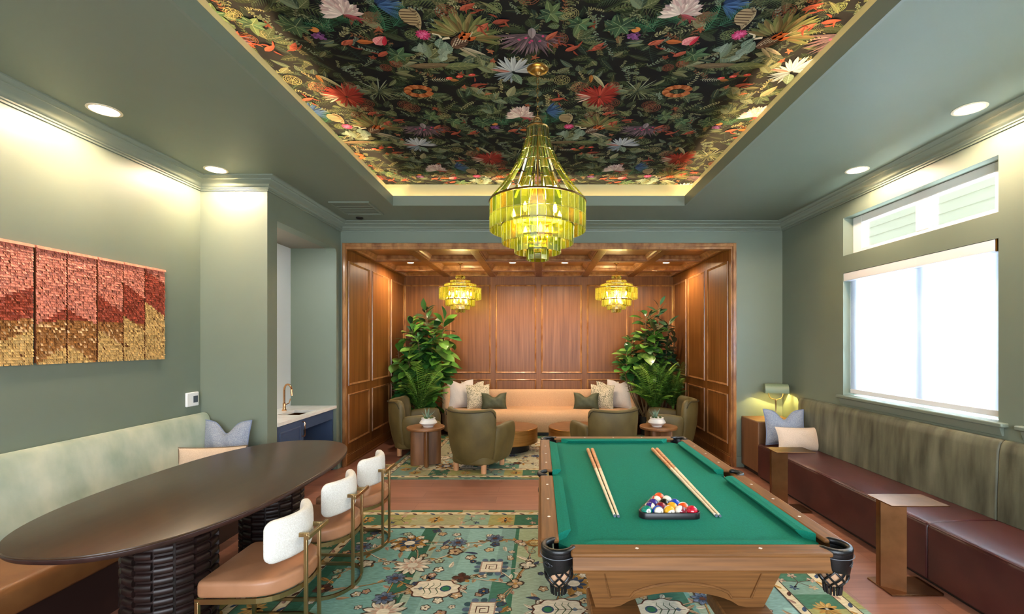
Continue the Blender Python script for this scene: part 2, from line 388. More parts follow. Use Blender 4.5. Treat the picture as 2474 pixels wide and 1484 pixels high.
# crown moulding, baseboards
prof = [(0, 3.122), (0.012, 3.122), (0.014, 3.134), (0.024, 3.138), (0.026, 3.148), (0.034, 3.152), (0.040, 3.168), (0.055, 3.186), (0.078, 3.200), (0.088, 3.206), (0.090, 3.214), (0.104, 3.218), (0.112, 3.232), (0.122, 3.236), (0.124, CZ+0.001), (0, CZ+0.001)]
m = MB(); sweep(m, [(XL, -2.5), (XL, YJ), (XK, YJ), (XK, YB), (XR, YB), (XR, -2.5)], prof)
struct('trim_3', m, GREENT, ang=50)
bp = [(0, 0), (0.016, 0), (0.016, 0.10), (0.012, 0.118), (0.008, 0.135), (0, 0.14)]
for nm, pth in (('baseboard_left', [(XL, -2.5), (XL, YJ), (XK, YJ), (XK, 4.58)]), ('baseboard_bar', [(XK, 5.925), (XK, YB-0.002)]), ('baseboard_back', [(AX1+0.062, YB), (XR, YB), ]), ('baseboard_right', [(XR, YB-0.02), (XR, -2.5)])):
    m = MB(); sweep(m, pth, bp); struct(nm, m, GREENT)

# ================================================================ PANELLED ALCOVE
def rect_mold(mb, o, u, v, a0, a1, b0, b1, nrm, w_=0.032, h_=0.016):
    # picture-frame moulding on a plane: o origin, u/v axes, rectangle a0..a1 x b0..b1, nrm outward
    o, u, v, nrm = map(Vector, (o, u, v, nrm))
    prof_ = [(0, 0), (0.004, h_*0.7), (w_*0.35, h_), (w_*0.7, h_*0.55), (w_, 0.002)]
    rings = []
    for d, hh in prof_:
        rings.append([tuple(o+u*x+v*y+nrm*hh) for x, y in ((a0+d, b0+d), (a1-d, b0+d), (a1-d, b1-d), (a0+d, b1-d))])
    mb.loft(rings, True, False)
def panel_wall(name, o, u, nrm, spans, base=True, ulen=1.0):
    o = Vector(o); u = Vector(u); n = Vector(nrm)
    def bx(mb, a0, a1, z0, z1, d0, d1):
        P = [o+u*a0+n*d0, o+u*a1+n*d0, o+u*a1+n*d1, o+u*a0+n*d1]
        mb.hexa([(*p[:2], z0) for p in P]+[(*p[:2], z1) for p in P])
    m = MB(); bx(m, 0, ulen, 0, AZ+0.05 if ulen > 3 else 2.96, -0.08 if ulen > 3 else -0.027, 0)
    wl = struct(name, m, OAK, smooth=False)
    for a0, a1 in spans:
        q = MB(); rect_mold(q, o, u, (0, 0, 1), a0, a1, 1.063, 2.755, n); q.build('panel_molding', OAKT, wl, smooth=False)
        q = MB(); rect_mold(q, o, u, (0, 0, 1), a0, a1, 0.28, 0.953, n); q.build('panel_molding', OAKT, wl, smooth=False)
    q = MB(); bx(q, 0, ulen, 0, 0.13, 0, 0.016); bx(q, 0, ulen, 0.13, 0.148, 0, 0.009); bx(q, 0, ulen, 0, 0.03, 0.0, 0.026)
    q.build('base_molding', OAK, wl, bevel=0.004)
    return wl
panel_wall('wall_alcove_left', (AX0, YB-0.0, 0), (0, 1, 0), (1, 0, 0), [(0.10, 0.85), (0.97, 1.75), (1.86, 2.58)], ulen=2.64)
panel_wall('wall_alcove_right', (AX1, YB-0.0, 0), (0, 1, 0), (-1, 0, 0), [(0.10, 0.85), (0.97, 1.75), (1.86, 2.58)], ulen=2.64)
cxa = (AX0+AX1)/2; pit = 0.872
panel_wall('wall_alcove_back', (AX0-0.08, AY1, 0), (1, 0, 0), (0, -1, 0), [(0.08+(AX1-AX0)/2+pit*(i-3)+0.045, 0.08+(AX1-AX0)/2+pit*(i-2)-0.045) for i in range(6)], ulen=AX1-AX0+0.16)
struct('ceiling_alcove', MB().box(AX0-0.08, AX1+0.08, YB+0.1, AY1+0.08, AZ, AZ+0.08), OAKH, smooth=False)
bx_ = [AX0+0.03]+[cxa+pit*(i-2) for i in range(5)]+[AX1-0.03]
by_ = [YB+0.04, 7.075, 8.01, 8.655]
m = MB(); hb = 0.058
for x in bx_[1:-1]: m.box(x-hb, x+hb, YB+0.06, AY1, BZ, AZ)
m.box(AX0, AX0+0.05, YB+0.06, AY1, BZ, AZ).box(AX1-0.05, AX1, YB+0.06, AY1, BZ, AZ)
struct('ceiling_alcove_beams', m, OAK, smooth=False)
m = MB()
for y in by_[1:-1]:
    for i in range(6): m.box(bx_[i]+(hb if i else 0.02), bx_[i+1]-(hb if i < 5 else 0.02), y-hb, y+hb, BZ+0.001, AZ)
m.box(AX0, AX1, YB+0.05, YB+0.092, BZ+0.001, AZ).box(AX0, AX1, AY1-0.06, AY1, BZ+0.001, AZ)
struct('ceiling_alcove_crossbeams', m, OAKH, smooth=False)
m = MB()
for i in range(6):
    x0 = bx_[i]+(hb if i else 0.02); x1 = bx_[i+1]-(hb if i < 5 else 0.02)
    for j in range(3):
        y0 = by_[j]+(hb if j else 0.05); y1 = by_[j+1]-(hb if j < 2 else 0.025)
        for k, (d, z) in enumerate(((0.0, BZ+0.012), (0.012, BZ+0.02), (0.020, BZ+0.036), (0.034, BZ+0.05), (0.05, AZ-0.012), (0.056, AZ-0.001))):
            pass
        prof_ = ((0.0, BZ+0.010), (0.014, BZ+0.014), (0.022, BZ+0.034), (0.038, BZ+0.05), (0.052, AZ-0.014), (0.06, AZ-0.001))
        m.loft([[(x0+d, y0+d, z), (x1-d, y0+d, z), (x1-d, y1-d, z), (x0+d, y1-d, z)] for d, z in prof_], True, False)
struct('ceiling_alcove_molding', m, OAKT, smooth=False)
m = MB(); cw = 0.052; ox0, ox1, oz = AX0-0.03, AX1+0.062, 2.972
for (d0, d1, yy) in ((0, cw, YB-0.022), (0.012, cw-0.008, YB-0.030)):
    m.box(ox0+d0, ox0+d1, yy, YB+0.02, 0, oz-d0).box(ox1-d1, ox1-d0, yy, YB+0.02, 0, oz-d0).box(ox0+d1, ox1-d1, yy, YB+0.02, oz-d1, oz-d0)
m.box(AX0-0.02, AX1+0.02, YB-0.012, YB+0.085, BZ-0.012, 2.967).box(AX0-0.028, AX0+0.006, YB-0.01, YB+0.05, 0, 2.9).box(AX1-0.006, AX1+0.028, YB-0.01, YB+0.05, 0, 2.9)
struct('trim_4', m, OAKT, bevel=0.004)

# ================================================================ CEILING FIXTURES
def downlight(loc, r, label, grp):
    t = thing('recessed_downlight', label, 'ceiling light', loc, 0, grp)
    MB().lathe([(r, 0), (r+0.012, -0.001), (r+0.013, -0.005), (r-0.004, -0.007), (r-0.006, 0.0)], 32, cap=False).build('trim_ring', mat('downlight_ring', '#E8DCC4', 0.4), t)
    MB().lathe([(0, -0.0035), (r-0.005, -0.0035)], 32, cap=True).build('lens', LENS, t)
dl = ['round recessed downlight over the jog of the wall beside the pale bench' , '']
names_room = {0: 'round recessed downlight above the red and gold wall hanging', 1: 'round recessed downlight at the inner corner of the wall near the thermostat',
              2: 'round recessed downlight above the near part of the clerestory window', 3: 'round recessed downlight above the far part of the clerestory window',
              4: 'round recessed downlight over the near end of the oval table', 5: 'round recessed downlight over the nearer burgundy bench unit'}
for i, (x, y) in enumerate(DOWN_XY[:6]): downlight((x, y, CZ), 0.083, names_room[i], 'downlights in the green ceiling')
na = ['round downlight in the coffer by the alcove wall behind the bar', 'round downlight in the coffer just left of the middle beam', 'round downlight in the coffer just right of the middle beam', 'round downlight in the coffer by the alcove wall near the desk lamp']
for i, (x, y) in enumerate(ALC_XY): downlight((x, y, AZ), 0.062, na[i], 'downlights in the coffered ceiling')
lamp('niche_light', 'AREA', (-3.07, 4.80, NZ-0.03), 10, (1.0, 0.95, 0.88), (0, 0, 0), shape='DISK', size=0.16)
t = thing('ceiling_vent', 'green louvred air vent in the ceiling near the bar niche', 'vent', (-2.05, 5.52, CZ))
# px (795..925, 487..517): Y 5.14..5.64, X -2.46..-1.92
m = MB(); m.box(-0.23, 0.23, -0.25, -0.225, -0.014, 0).box(-0.23, 0.23, 0.225, 0.25, -0.014, 0).box(-0.23, -0.205, -0.225, 0.225, -0.014, 0).box(0.205, 0.23, -0.225, 0.225, -0.014, 0)
m.build('frame', GREENT, t, smooth=False)
MB().box(-0.205, 0.205, -0.225, 0.225, -0.002, 0).build('backing', mat('vent_dark', '#39402F', 0.8), t, smooth=False)
m = MB()
for i in range(26):
    x = -0.204+i*0.016; m.box(x, x+0.008, -0.225, 0.225, -0.010, -0.003)
for j in range(5): m.box(-0.205, 0.205, -0.20+j*0.095, -0.175+j*0.095, -0.011, -0.003)
m.build('louver', GREENT, t, smooth=False)
t.location = (-2.165, 5.39, CZ)
tag(MB().lathe([(0, 0), (0.045, 0), (0.045, -0.01), (0.03, -0.022), (0, -0.024)], 20).build('smoke_detector', BLACK, loc=(-2.305, 5.81, CZ)), 'small black round detector on the ceiling beside the air vent', 'detector')
# ================================================================ LEFT SIDE: hanging, bench, table, chairs, bar niche
def set_labels(): pass
# --- feathered wall hanging in vertical strips
HC = [mat('hanging_pink', '#D4806C', 0.5, attr='Col'), mat('hanging_rust', '#9A4630', 0.5, attr='Col'), mat('hanging_ochre', '#96602F', 0.5, attr='Col'), mat('hanging_gold', '#CFA262', 0.45, attr='Col')]
hang = thing('wall_hanging', 'red and gold wall hanging of overlapping tabs in six vertical strips', 'wall hanging', (XL, 3.37, 1.9))
yb = [2.752, 2.956, 3.157, 3.371, 3.583, 3.779, 3.985]
# zone heights at the two edges of each strip: pink|rust, rust|ochre, ochre|gold
def pz(px, py): Y = 3630/(1305-px); return 1.65+(828-py)*Y/1100
ZONE = [((pz(0, 722), pz(72, 691)), (pz(0, 772), pz(72, 770)), (pz(0, 828), pz(72, 795))),
        ((pz(82, 783), pz(152, 743)), (pz(82, 776), pz(152, 774)), (pz(82, 880), pz(152, 834))),
        ((pz(158, 748), pz(226, 784)), (pz(158, 774), pz(226, 775)), (pz(158, 830), pz(226, 877))),
        ((pz(232, 712), pz(289, 755)), (pz(232, 774), pz(289, 777)), (pz(232, 796), pz(289, 834))),
        ((pz(296, 682), pz(343, 722)), (pz(296, 776), pz(343, 780)), (pz(296, 762), pz(343, 798))),
        ((pz(348, 652), pz(392, 688)), (pz(348, 776), pz(392, 780)), (pz(348, 728), pz(392, 764)))]
BASEC = [lin('#D9826C'), lin('#9C3F2B'), lin('#A26A36'), lin('#D6AB69')]
for k in range(6):
    y0, y1 = yb[k]+(0.009 if k in (1, 3) else 0.005), yb[k+1]-(0.009 if k in (0,) else 0.004)
    m = MB(); rows, cols = 44, 15; zt, zb = 2.285, 1.508; rh = (zt-zb)/rows; cwid = (y1-y0)/cols
    m.box(0.002, 0.014, y0-3.37, y1-3.37, zb-1.9+0.01, zt-1.9-0.005, 0, lin('#6E3A20'))
    for r_ in range(rows):
        for c_ in range(cols):
            ya = y0+c_*cwid; zz = zt-r_*rh; u = (c_+0.5)/cols; zc = zz-rh*0.5
            a = [ZONE[k][q][0]+(ZONE[k][q][1]-ZONE[k][q][0])*u for q in range(3)]
            z_ = 0 if zc > a[0] else (3 if zc < a[2] else (1 if zc > a[1] else 2))
            f = R.uniform(0.78, 1.15); b = [min(1, q*f) for q in BASEC[z_]]
            if z_ == 2 and R.random() < 0.12: b = lin('#E2B583')
            e = R.uniform(0.016, 0.024); j = R.uniform(-0.0008, 0.0008); tw = R.uniform(-0.003, 0.003)
            y_a, y_b = ya+0.0004-3.37, ya+cwid-0.0004-3.37
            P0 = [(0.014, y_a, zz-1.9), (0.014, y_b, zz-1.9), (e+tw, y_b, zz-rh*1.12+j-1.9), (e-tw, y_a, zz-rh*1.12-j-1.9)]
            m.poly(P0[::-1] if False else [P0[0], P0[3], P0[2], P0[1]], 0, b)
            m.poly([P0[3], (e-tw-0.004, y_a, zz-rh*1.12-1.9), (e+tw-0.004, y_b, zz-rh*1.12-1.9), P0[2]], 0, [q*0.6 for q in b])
    if True:     # turned-over top edge
        for c_ in range(cols):
            ya = y0+c_*cwid-3.37; f = R.uniform(0.85, 1.15); zz = zt-1.9
            m.hexa([(0, ya, zz-0.008), (0.03, ya, zz-0.02), (0.03, ya+cwid*0.95, zz-0.02), (0, ya+cwid*0.95, zz-0.008), (0, ya, zz+0.004), (0.026, ya-0.004, zz-0.002), (0.026, ya+cwid*0.9, zz-0.002), (0, ya+cwid*0.95, zz+0.004)], 0, [min(1, q*f) for q in lin('#DE9078')])
    m.build('strip', mat('hanging_strip', '#FFFFFF', 0.42, attr='Col'), hang, smooth=False)
t = thing('thermostat', 'small white thermostat with a dark screen on the green wall', 'thermostat', (XL, 4.30, 1.114))
MB().box(0, 0.022, -0.075, 0.075, -0.067, 0.067).build('body', WHITE, t, bevel=0.008)
MB().box(0.02, 0.0235, 0.003, 0.058, -0.032, 0.03).build('screen', mat('thermostat_screen', '#4A525C', 0.2), t, bevel=0.001)

# --- pale velvet bench along the left wall
VELL = mat('pale_velvet', '#8C9C8C', 0.62, col2='#B9C0AE', scale=(4, 5, 3), detail=7, ramp=(0.3, 0.7), sheen=0.6, bump=0.12, bscale=(30, 30, 300))
TANL = mat('tan_leather_seat', '#8A5A30', 0.42, col2='#7A4C28', scale=(5, 5, 5), bump=0.1, bscale=(260, 260, 260))
DKB = mat('dark_bench_base', '#2B1612', 0.55)
t = thing('banquette', 'long bench with a pale celadon velvet back and brown leather seat by the wall', 'bench', (XL, 2.0, 0))
L0, L1 = -3.2, 2.40
m = MB(); P = []
bk = [(0.004, 0.42), (0.004, 0.93), (0.02, 0.965), (0.05, 0.982), (0.085, 0.975), (0.108, 0.945), (0.135, 0.86), (0.185, 0.62), (0.225, 0.46), (0.235, 0.42)]
m.prism(bk, 'y', L0, L1); m.build('backrest', VELL, t, bevel=0.018, ang=60)
m = MB(); m.slab([(0.19, L0), (0.72, L0), (0.72, L1), (0.19, L1)], 0.36, 0.46, 0.03, 0.01)
MB().prism([(0.17, 0.30), (0.70, 0.30), (0.718, 0.33), (0.72, 0.42), (0.705, 0.45), (0.68, 0.462), (0.17, 0.455)], 'y', L0, L1).build('seat', TANL, t, bevel=0.01, ang=60)
MB().box(0.02, 0.685, L0, L1-0.01, 0.0, 0.30).build('base', DKB, t, smooth=False)

# --- cushions
def pillow(name, label, loc, w_, h_, th, rot, m, grp=None, chop=0.0, piping=None, edge=0.07, cat='cushion', n=22, trimname='piping', scallop=0.085):
    t = thing(name, label, cat, loc, 0, grp); t.rotation_euler = rot
    G = [[], []]
    def P(u, v, sgn):
        x = w_/2*u*(1-scallop*(1-v*v)); y = h_/2*v*(1-scallop*(1-u*u))
        d = chop*exp(-(u/0.34)**2)*max(0, (v+0.25)/1.25)**2
        y -= d; th_ = th/2*(max(0, (1-u*u)*(1-v*v)))**0.55*(1-0.45*d/max(chop, 1e-3)*(1 if chop else 0))
        wr = 0.004*sin(9*u+5*v)*(1-u*u)*(1-v*v)
        return (x, sgn*(th_)+wr, y+h_/2)
    mb = MB()
    for sgn in (-1, 1):
        g = [[P(-1+2*i/n, -1+2*j/n, sgn) for i in range(n+1)] for j in range(n+1)]
        if sgn > 0: g = [r[::-1] for r in g]
        mb.grid(g)
    mb.build('cover', m, t, ang=80)
    if piping:
        pts = []
        for k in range(4*n):
            s, q = divmod(k, n); f = -1+2*q/n
            u, v = [(f, -1), (1, f), (-f, 1), (-1, -f)][s]; p = P(u, v, 0); pts.append(p)
        MB().tube(pts, 0.006, 6, True).build(trimname, piping, t)
    return t
BLUEF = mat('blue_grey_chenille', '#747D92', 0.8, col2='#A0A6B2', scale=(170, 60, 170), detail=4, ramp=(0.35, 0.65), bump=0.2, bscale=(150, 150, 150))
BLUEP = mat('blue_piping', '#75829E', 0.7)
BEIG = mat('beige_linen', '#D5BFAA', 0.8, col2='#C4AC96', scale=(120, 120, 300), bump=0.12, bscale=(300, 300, 300))
GREYL = mat('oatmeal_linen', '#DDD3CA', 0.8, col2='#CBC0B6', scale=(120, 120, 260), bump=0.12, bscale=(300, 300, 300))
pillow('throw_pillow', 'blue-grey pillow with a dented top, leaning where the pale bench ends', (-2.96, 4.25, 0.47), 0.47, 0.45, 0.16, (radians(-8), 0, radians(-4)), BLUEF, 'blue-grey chenille pillows', 0.11, BLUEP)
pillow('throw_pillow', 'beige lumbar pillow half hidden behind the dark oval table', (-2.86, 3.93, 0.465), 0.55, 0.28, 0.13, (radians(-14), 0, radians(10)), BEIG, None, 0.0, mat('brown_piping', '#6E5A45', 0.7))

# --- dark oval table on two ribbed drums
DKW = mat('dark_stained_wood', '#44301F', 0.3, col2='#382517', scale=(26, 1.6, 3), detail=6, ramp=(0.25, 0.75), bump=0.03, bscale=(150, 8, 20), spec=0.6)
DKE = mat('dark_table_edge', '#3A2320', 0.38, col2='#2C1A18', scale=(20, 2, 20))
DKD = mat('ebonised_wood', '#2A1714', 0.44, col2='#1A0E0C', scale=(10, 10, 30))
tb = thing('dining_table', 'long dark brown oval table on two ribbed drum pedestals', 'table', (-2.065, 3.01, 0))
m = MB(); o = sup(0.565, 1.135, 2.45, 96)
m.slab(o, 0.752, 0.762, 0.004, 0.002, 3); m.build('tabletop', DKW, tb, ang=30)
m = MB(); m.slab(o, 0.722, 0.7525, 0.004, 0.026, 5); m.build('table_edge', DKE, tb, ang=50)
def drum(y):
    m = MB(); r0 = 0.20; nc = 15; nr = 13
    m.lathe([(0.0, 0.0), (r0, 0.0), (r0, 0.722), (0, 0.722)], 48)
    dr = m.build('pedestal', DKD, tb, loc=(0.0, y, 0))
    q = MB()
    for c_ in range(nc):
        for r_ in range(nr):
            z0 = 0.012+r_*0.054+(0.027 if c_ % 2 else 0); z1 = z0+0.040
            if z1 > 0.72: continue
            a0 = 2*pi*c_/nc+0.03; a1 = 2*pi*(c_+1)/nc-0.03; rings = []
            ar = [a0+(a1-a0)*i/4 for i in range(5)]
            for rr_, dz in ((r0-0.004, 0), (r0+0.014, 0.002), (r0+0.020, 0.008)):
                pass
            lo = [(r0-0.004, z0), (r0+0.012, z0+0.001), (r0+0.020, z0+0.010), (r0+0.020, z1-0.010), (r0+0.012, z1-0.001), (r0-0.004, z1)]
            q.loft([[(rr_*cos(a), rr_*sin(a), z) for rr_, z in lo] for a in ar], True, True)
    q.build('carved_block', DKD, dr, ang=50)
drum(-0.46); drum(0.50)

# --- chairs
CARA = mat('caramel_leather', '#AF7B5A', 0.42, col2='#A2704F', scale=(7, 7, 7), bump=0.06, bscale=(300, 300, 300))
BOUC = mat('white_boucle', '#F3F0EA', 0.9, col2='#E4DFD7', scale=(160, 160, 160), detail=2, bump=0.55, bscale=(300, 300, 300), voronoi=True)
def dining_chair(loc, rz, label):        # faces -x, back towards +x
    t = thing('dining_chair', label, 'chair', loc, rz, 'caramel and white dining chairs')
    def outline(dx, hw, back, inset=0.0, N=20):
        p = [(-0.25+inset, hw-inset), (-0.25+inset, -hw+inset)]
        pts = [(-0.25+inset, -hw+inset)]
        for i in range(N+1):
            a = -pi/2+pi*i/N; pts.append((0.0+(back-inset)*abs(cos(a))**0.8*1.0, (hw-inset)*sin(a)))
        pts.append((-0.25+inset, hw-inset)); return pts
    def rounded(pts, r=0.035):
        out = []; n = len(pts)
        for i, p in enumerate(pts):
            if i in (0, n-1):
                q0 = pts[i-1]; q1 = pts[(i+1) % n]
                def tow(q):
                    l = hypot(q[0]-p[0], q[1]-p[1]); return (p[0]+(q[0]-p[0])*r/l, p[1]+(q[1]-p[1])*r/l)
                A, B = tow(q0), tow(q1)
                for k in range(5):
                    f = k/4; out.append(((1-f)**2*A[0]+2*f*(1-f)*p[0]+f*f*B[0], (1-f)**2*A[1]+2*f*(1-f)*p[1]+f*f*B[1]))
            else: out.append(p)
        return out
    o = rounded(outline(0, 0.24, 0.22))
    MB().slab(o, 0.375, 0.458, 0.022, 0.018, 4, crown=0.016).build('seat', CARA, t, ang=60)
    fo = [(x, y, 0.36) for x, y in outline(0, 0.235, 0.215)]
    m = MB(); m.bar(fo, 0.008, 0.026, True); m.build('seat_frame', BRASS, t, smooth=False)
    go = [(x, y, 0.016) for x, y in outline(0, 0.235, 0.225)]
    m = MB(); m.bar(go, 0.012, 0.03); m.build('floor_ring', BRASS, t)
    for s in (-1, 1):
        MB().box(-0.251, -0.232, s*0.232-0.0095, s*0.232+0.0095, 0.0, 0.36).build('leg', BRASS, t, bevel=0.002)
        MB().box(0.208, 0.226, s*0.075-0.009, s*0.075+0.009, 0.03, 0.632).build('rear_post', BRASS, t, bevel=0.002)
    m = MB(); m.box(0.17, 0.252, -0.081, -0.069, 0.612, 0.635); m.box(0.17, 0.252, 0.069, 0.081, 0.612, 0.635); m.box(0.236, 0.254, -0.115, 0.115, 0.612, 0.635)
    m.build('back_bracket', BRASS, t, bevel=0.002)
    path = [(0.165-0.10*(y/0.2)**2, y) for y in [0.20*sin(pi/2*(-1+2*i/30)) for i in range(31)]]
    m = MB(); m.ribbon(path, 0.062, 0.515, 0.735, 3.2, 24, end=0.05)
    m.build('backrest', BOUC, t, ang=70)
    return t
# (floor plan: three seats along the near side of the oval table)
dining_chair((-1.468, 2.50, 0.001), radians(1), 'caramel leather chair with white boucle back, nearest of three at the oval table')
dining_chair((-1.470, 3.12, 0.001), 0.0, 'caramel leather chair with white boucle back, middle of three at the oval table')
dining_chair((-1.475, 3.72, 0.001), radians(-1), 'caramel leather chair with white boucle back, farthest of three at the oval table')

# --- bar niche: counter, cabinet, sink, tap
t = thing('base_cabinet', 'navy base cabinet with an open knee space under the white counter', 'cabinet', (-2.95, 5.25, 0))
m = MB(); m.box(-0.28, 0.26, -0.66, -0.10, 0.09, 0.795).box(-0.28, 0.26, 0.64, 0.665, 0.0, 0.795).box(-0.28, -0.26, -0.10, 0.64, 0.0, 0.795).box(0.22, 0.262, -0.10, 0.64, 0.66, 0.795).box(-0.24, 0.2, -0.66, -0.12, 0, 0.09)
m.build('carcass', NAVY, t, smooth=False)
m = MB(); m.box(0.262, 0.28, -0.65, -0.115, 0.11, 0.785)
d = m.build('door', NAVY, t, bevel=0.002)
m = MB(); rect_mold(m, (0.28, 0, 0), (0, 1, 0), (0, 0, 1), -0.59, -0.175, 0.17, 0.725, (1, 0, 0), 0.03, 0.008); m.build('door_panel', NAVY, d, smooth=False)
m = MB(); m.tube([(0.28, -0.145, 0.60), (0.305, -0.145, 0.60), (0.312, -0.145, 0.61), (0.312, -0.145, 0.75), (0.305, -0.145, 0.76), (0.28, -0.145, 0.76)], 0.006, 8); m.build('handle', COPPER, d)
t = thing('countertop', 'white stone countertop over the navy bar cabinet', 'counter', (-2.95, 5.25, 0.797))
m = MB(); z0, z1 = 0.0, 0.035; sx0, sx1, sy0, sy1 = -0.03, 0.23, -0.11, 0.27
m.box(-0.29, sx0, -0.662, 0.667, z0, z1).box(sx1, 0.305, -0.662, 0.667, z0, z1).box(sx0, sx1, -0.662, sy0, z0, z1).box(sx0, sx1, sy1, 0.667, z0, z1)
m.build('slab', QUARTZ, t, smooth=False)
m = MB(); m.box(sx0+0.001, sx1-0.001, sy0+0.001, sy1-0.001, -0.12, -0.11)
for q in ((sx0-0.008, sx0, sy0, sy1), (sx1, sx1+0.008, sy0, sy1), (sx0, sx1, sy0-0.008, sy0), (sx0, sx1, sy1, sy1+0.008)): m.box(q[0], q[1], q[2], q[3], -0.12, 0.001)
m.build('sink_bowl', BRONZE, t, smooth=False)
t = thing('faucet', 'polished copper gooseneck faucet on the white counter', 'faucet', (-3.07, 5.46, 0.832), radians(-30))
MB().lathe([(0.026, 0), (0.026, 0.012), (0.02, 0.018), (0.017, 0.05), (0.017, 0.085), (0.013, 0.095), (0.011, 0.1)], 20).build('base', COPPER, t)
m = MB(); pts = [(0, 0, 0.08), (0, 0, 0.2)]
for i in range(15):
    a = pi-pi*i/14*1.03; pts.append((0.075+0.075*cos(a), -0.0, 0.245+0.075*sin(a)))
m.tube(pts, 0.011, 12); e = pts[-1]; m.tube([e, (e[0]+0.006, 0, e[2]-0.05)], 0.0135, 12); m.build('spout', COPPER, t)
MB().tube([(0.0, 0.01, 0.07), (0.005, 0.055, 0.085), (0.02, 0.065, 0.14)], 0.006, 8).build('lever', COPPER, t)
# ================================================================ POOL TABLE
PW = mat('pool_table_oak', '#8C5E34', 0.5, col2='#654325', scale=(3, 60, 60), spec=0.25, detail=7, ramp=(0.25, 0.75), bump=0.05, bscale=(8, 120, 120))
PWY = mat('pool_rail_oak', '#8C5E34', 0.5, col2='#654325', scale=(60, 3, 60), spec=0.25, detail=7, ramp=(0.25, 0.75), bump=0.05, bscale=(120, 8, 120))
CLOTH = mat('green_baize', '#0F7C66', 0.9, col2='#0C705C', scale=(160, 160, 160), detail=2, sheen=0.05, spec=0.2)
LEA = mat('black_leather', '#0C0D10', 0.36, bump=0.15, bscale=(220, 220, 220))
PEARL = mat('pearl_inlay', '#F1EDE6', 0.25)
NETT = mat('pocket_lining_tan', '#C39A78', 0.6)
pt = thing('pool_table', 'pool table with green cloth, oak rails and black leather pockets', 'pool table', (0.655, 2.98, 0))
hw, hl, zt, zbed = 0.655, 1.14, 0.80, 0.765
nx, ny = 0.515, 1.005            # cushion nose
wx, wy = hw-0.082, hl-0.082      # inner edge of the wood
c = 0.085
bed = [(-wx+c, -wy), (wx-c, -wy), (wx, -wy+c), (wx, -0.06), (wx-0.03, -0.045), (wx-0.03, 0.045), (wx, 0.06), (wx, wy-c), (wx-c, wy), (-wx+c, wy), (-wx, wy-c), (-wx, 0.06), (-wx+0.03, 0.045), (-wx+0.03, -0.045), (-wx, -0.06), (-wx, -wy+c)]
MB().prism(bed, 'z', 0.735, zbed).build('bed_cloth', CLOTH, pt, smooth=False)
MB().box(-wx-0.02, wx+0.02, -wy-0.02, wy+0.02, 0.70, 0.735).build('slate_frame', BLACK, pt, smooth=False)
def rail(x0, x1, y0, y1, m): MB().box(x0, x1, y0, y1, 0.780, zt).build('rail', m, pt, bevel=0.008)
rail(-hw+0.125, hw-0.125, -hl-0.006, -wy, PW); rail(-hw+0.125, hw-0.125, wy, hl+0.006, PW)
for s in (-1, 1):
    xa, xb = (wx, hw) if s > 0 else (-hw, -wx)
    rail(xa, xb, -hl+0.125, -0.062, PWY); rail(xa, xb, 0.062, hl-0.125, PWY)
def cushion(P0, P1, N0, N1):      # wood edge line, nose line
    (ax, ay), (bx, by) = P0, P1; (cx, cy), (dx, dy) = N0, N1
    pr = lambda p, q: [(p[0], p[1], zt-0.002), (p[0]+(q[0]-p[0])*0.55, p[1]+(q[1]-p[1])*0.55, zt-0.001), (q[0], q[1], zt-0.006), (q[0], q[1], zt-0.012), (p[0]+(q[0]-p[0])*0.6, p[1]+(q[1]-p[1])*0.6, zbed-0.002), (p[0], p[1], zbed-0.002)]
    MB().loft([pr(P0, N0), pr(P1, N1)], True, True).build('cushion_rail', CLOTH, pt, smooth=False)
e1, e2 = 0.105, 0.165
cushion((wx-e1, -wy), (-wx+e1, -wy), (wx-e2, -ny), (-wx+e2, -ny)); cushion((-wx+e1, wy), (wx-e1, wy), (-wx+e2, ny), (wx-e2, ny))
for s in (-1, 1):
    for q in (-1, 1):
        A, B, Ca, D = (s*wx, q*0.068), (s*wx, q*(wy-e1)), (s*nx, q*0.088), (s*nx, q*(wy-e2))
        if s*q > 0: cushion(A, B, Ca, D)
        else: cushion(B, A, D, Ca)
ms = hw-0.043
for s in (-1, 1):
    for k in (-3, -2, -1, 1, 2, 3):
        MB().lathe([(0, 0), (0.0075, 0), (0.0075, 0.0006), (0, 0.0006)], 14, (s*ms, k*0.252, zt)).build('sight_inlay', PEARL, pt, smooth=False)
    for k in ((-1, 1) if s < 0 else (-1, 0, 1)):
        MB().lathe([(0, 0), (0.0085, 0), (0.0085, 0.0006), (0, 0.0006)], 4, (k*0.255, s*(hl-0.04), zt)).build('sight_inlay', PEARL, pt, smooth=False)
ap = [(-0.004, 0.781), (-0.002, 0.776), (0.004, 0.745), (0.010, 0.730), (0.016, 0.727), (0.012, 0.719), (-0.01, 0.718), (-0.03, 0.725), (-0.03, 0.781)]
for s in (-1, 1):
    P = [(s*(hl-0.006+d), z) for d, z in ap]
    MB().prism(P, 'x', -hw+0.133, hw-0.133).build('apron', PW, pt, smooth=False)
    P = [(s*(hw-0.006+d), z) for d, z in ap]
    MB().prism(P, 'y', -hl+0.133, hl-0.133).build('apron', PWY, pt, smooth=False)
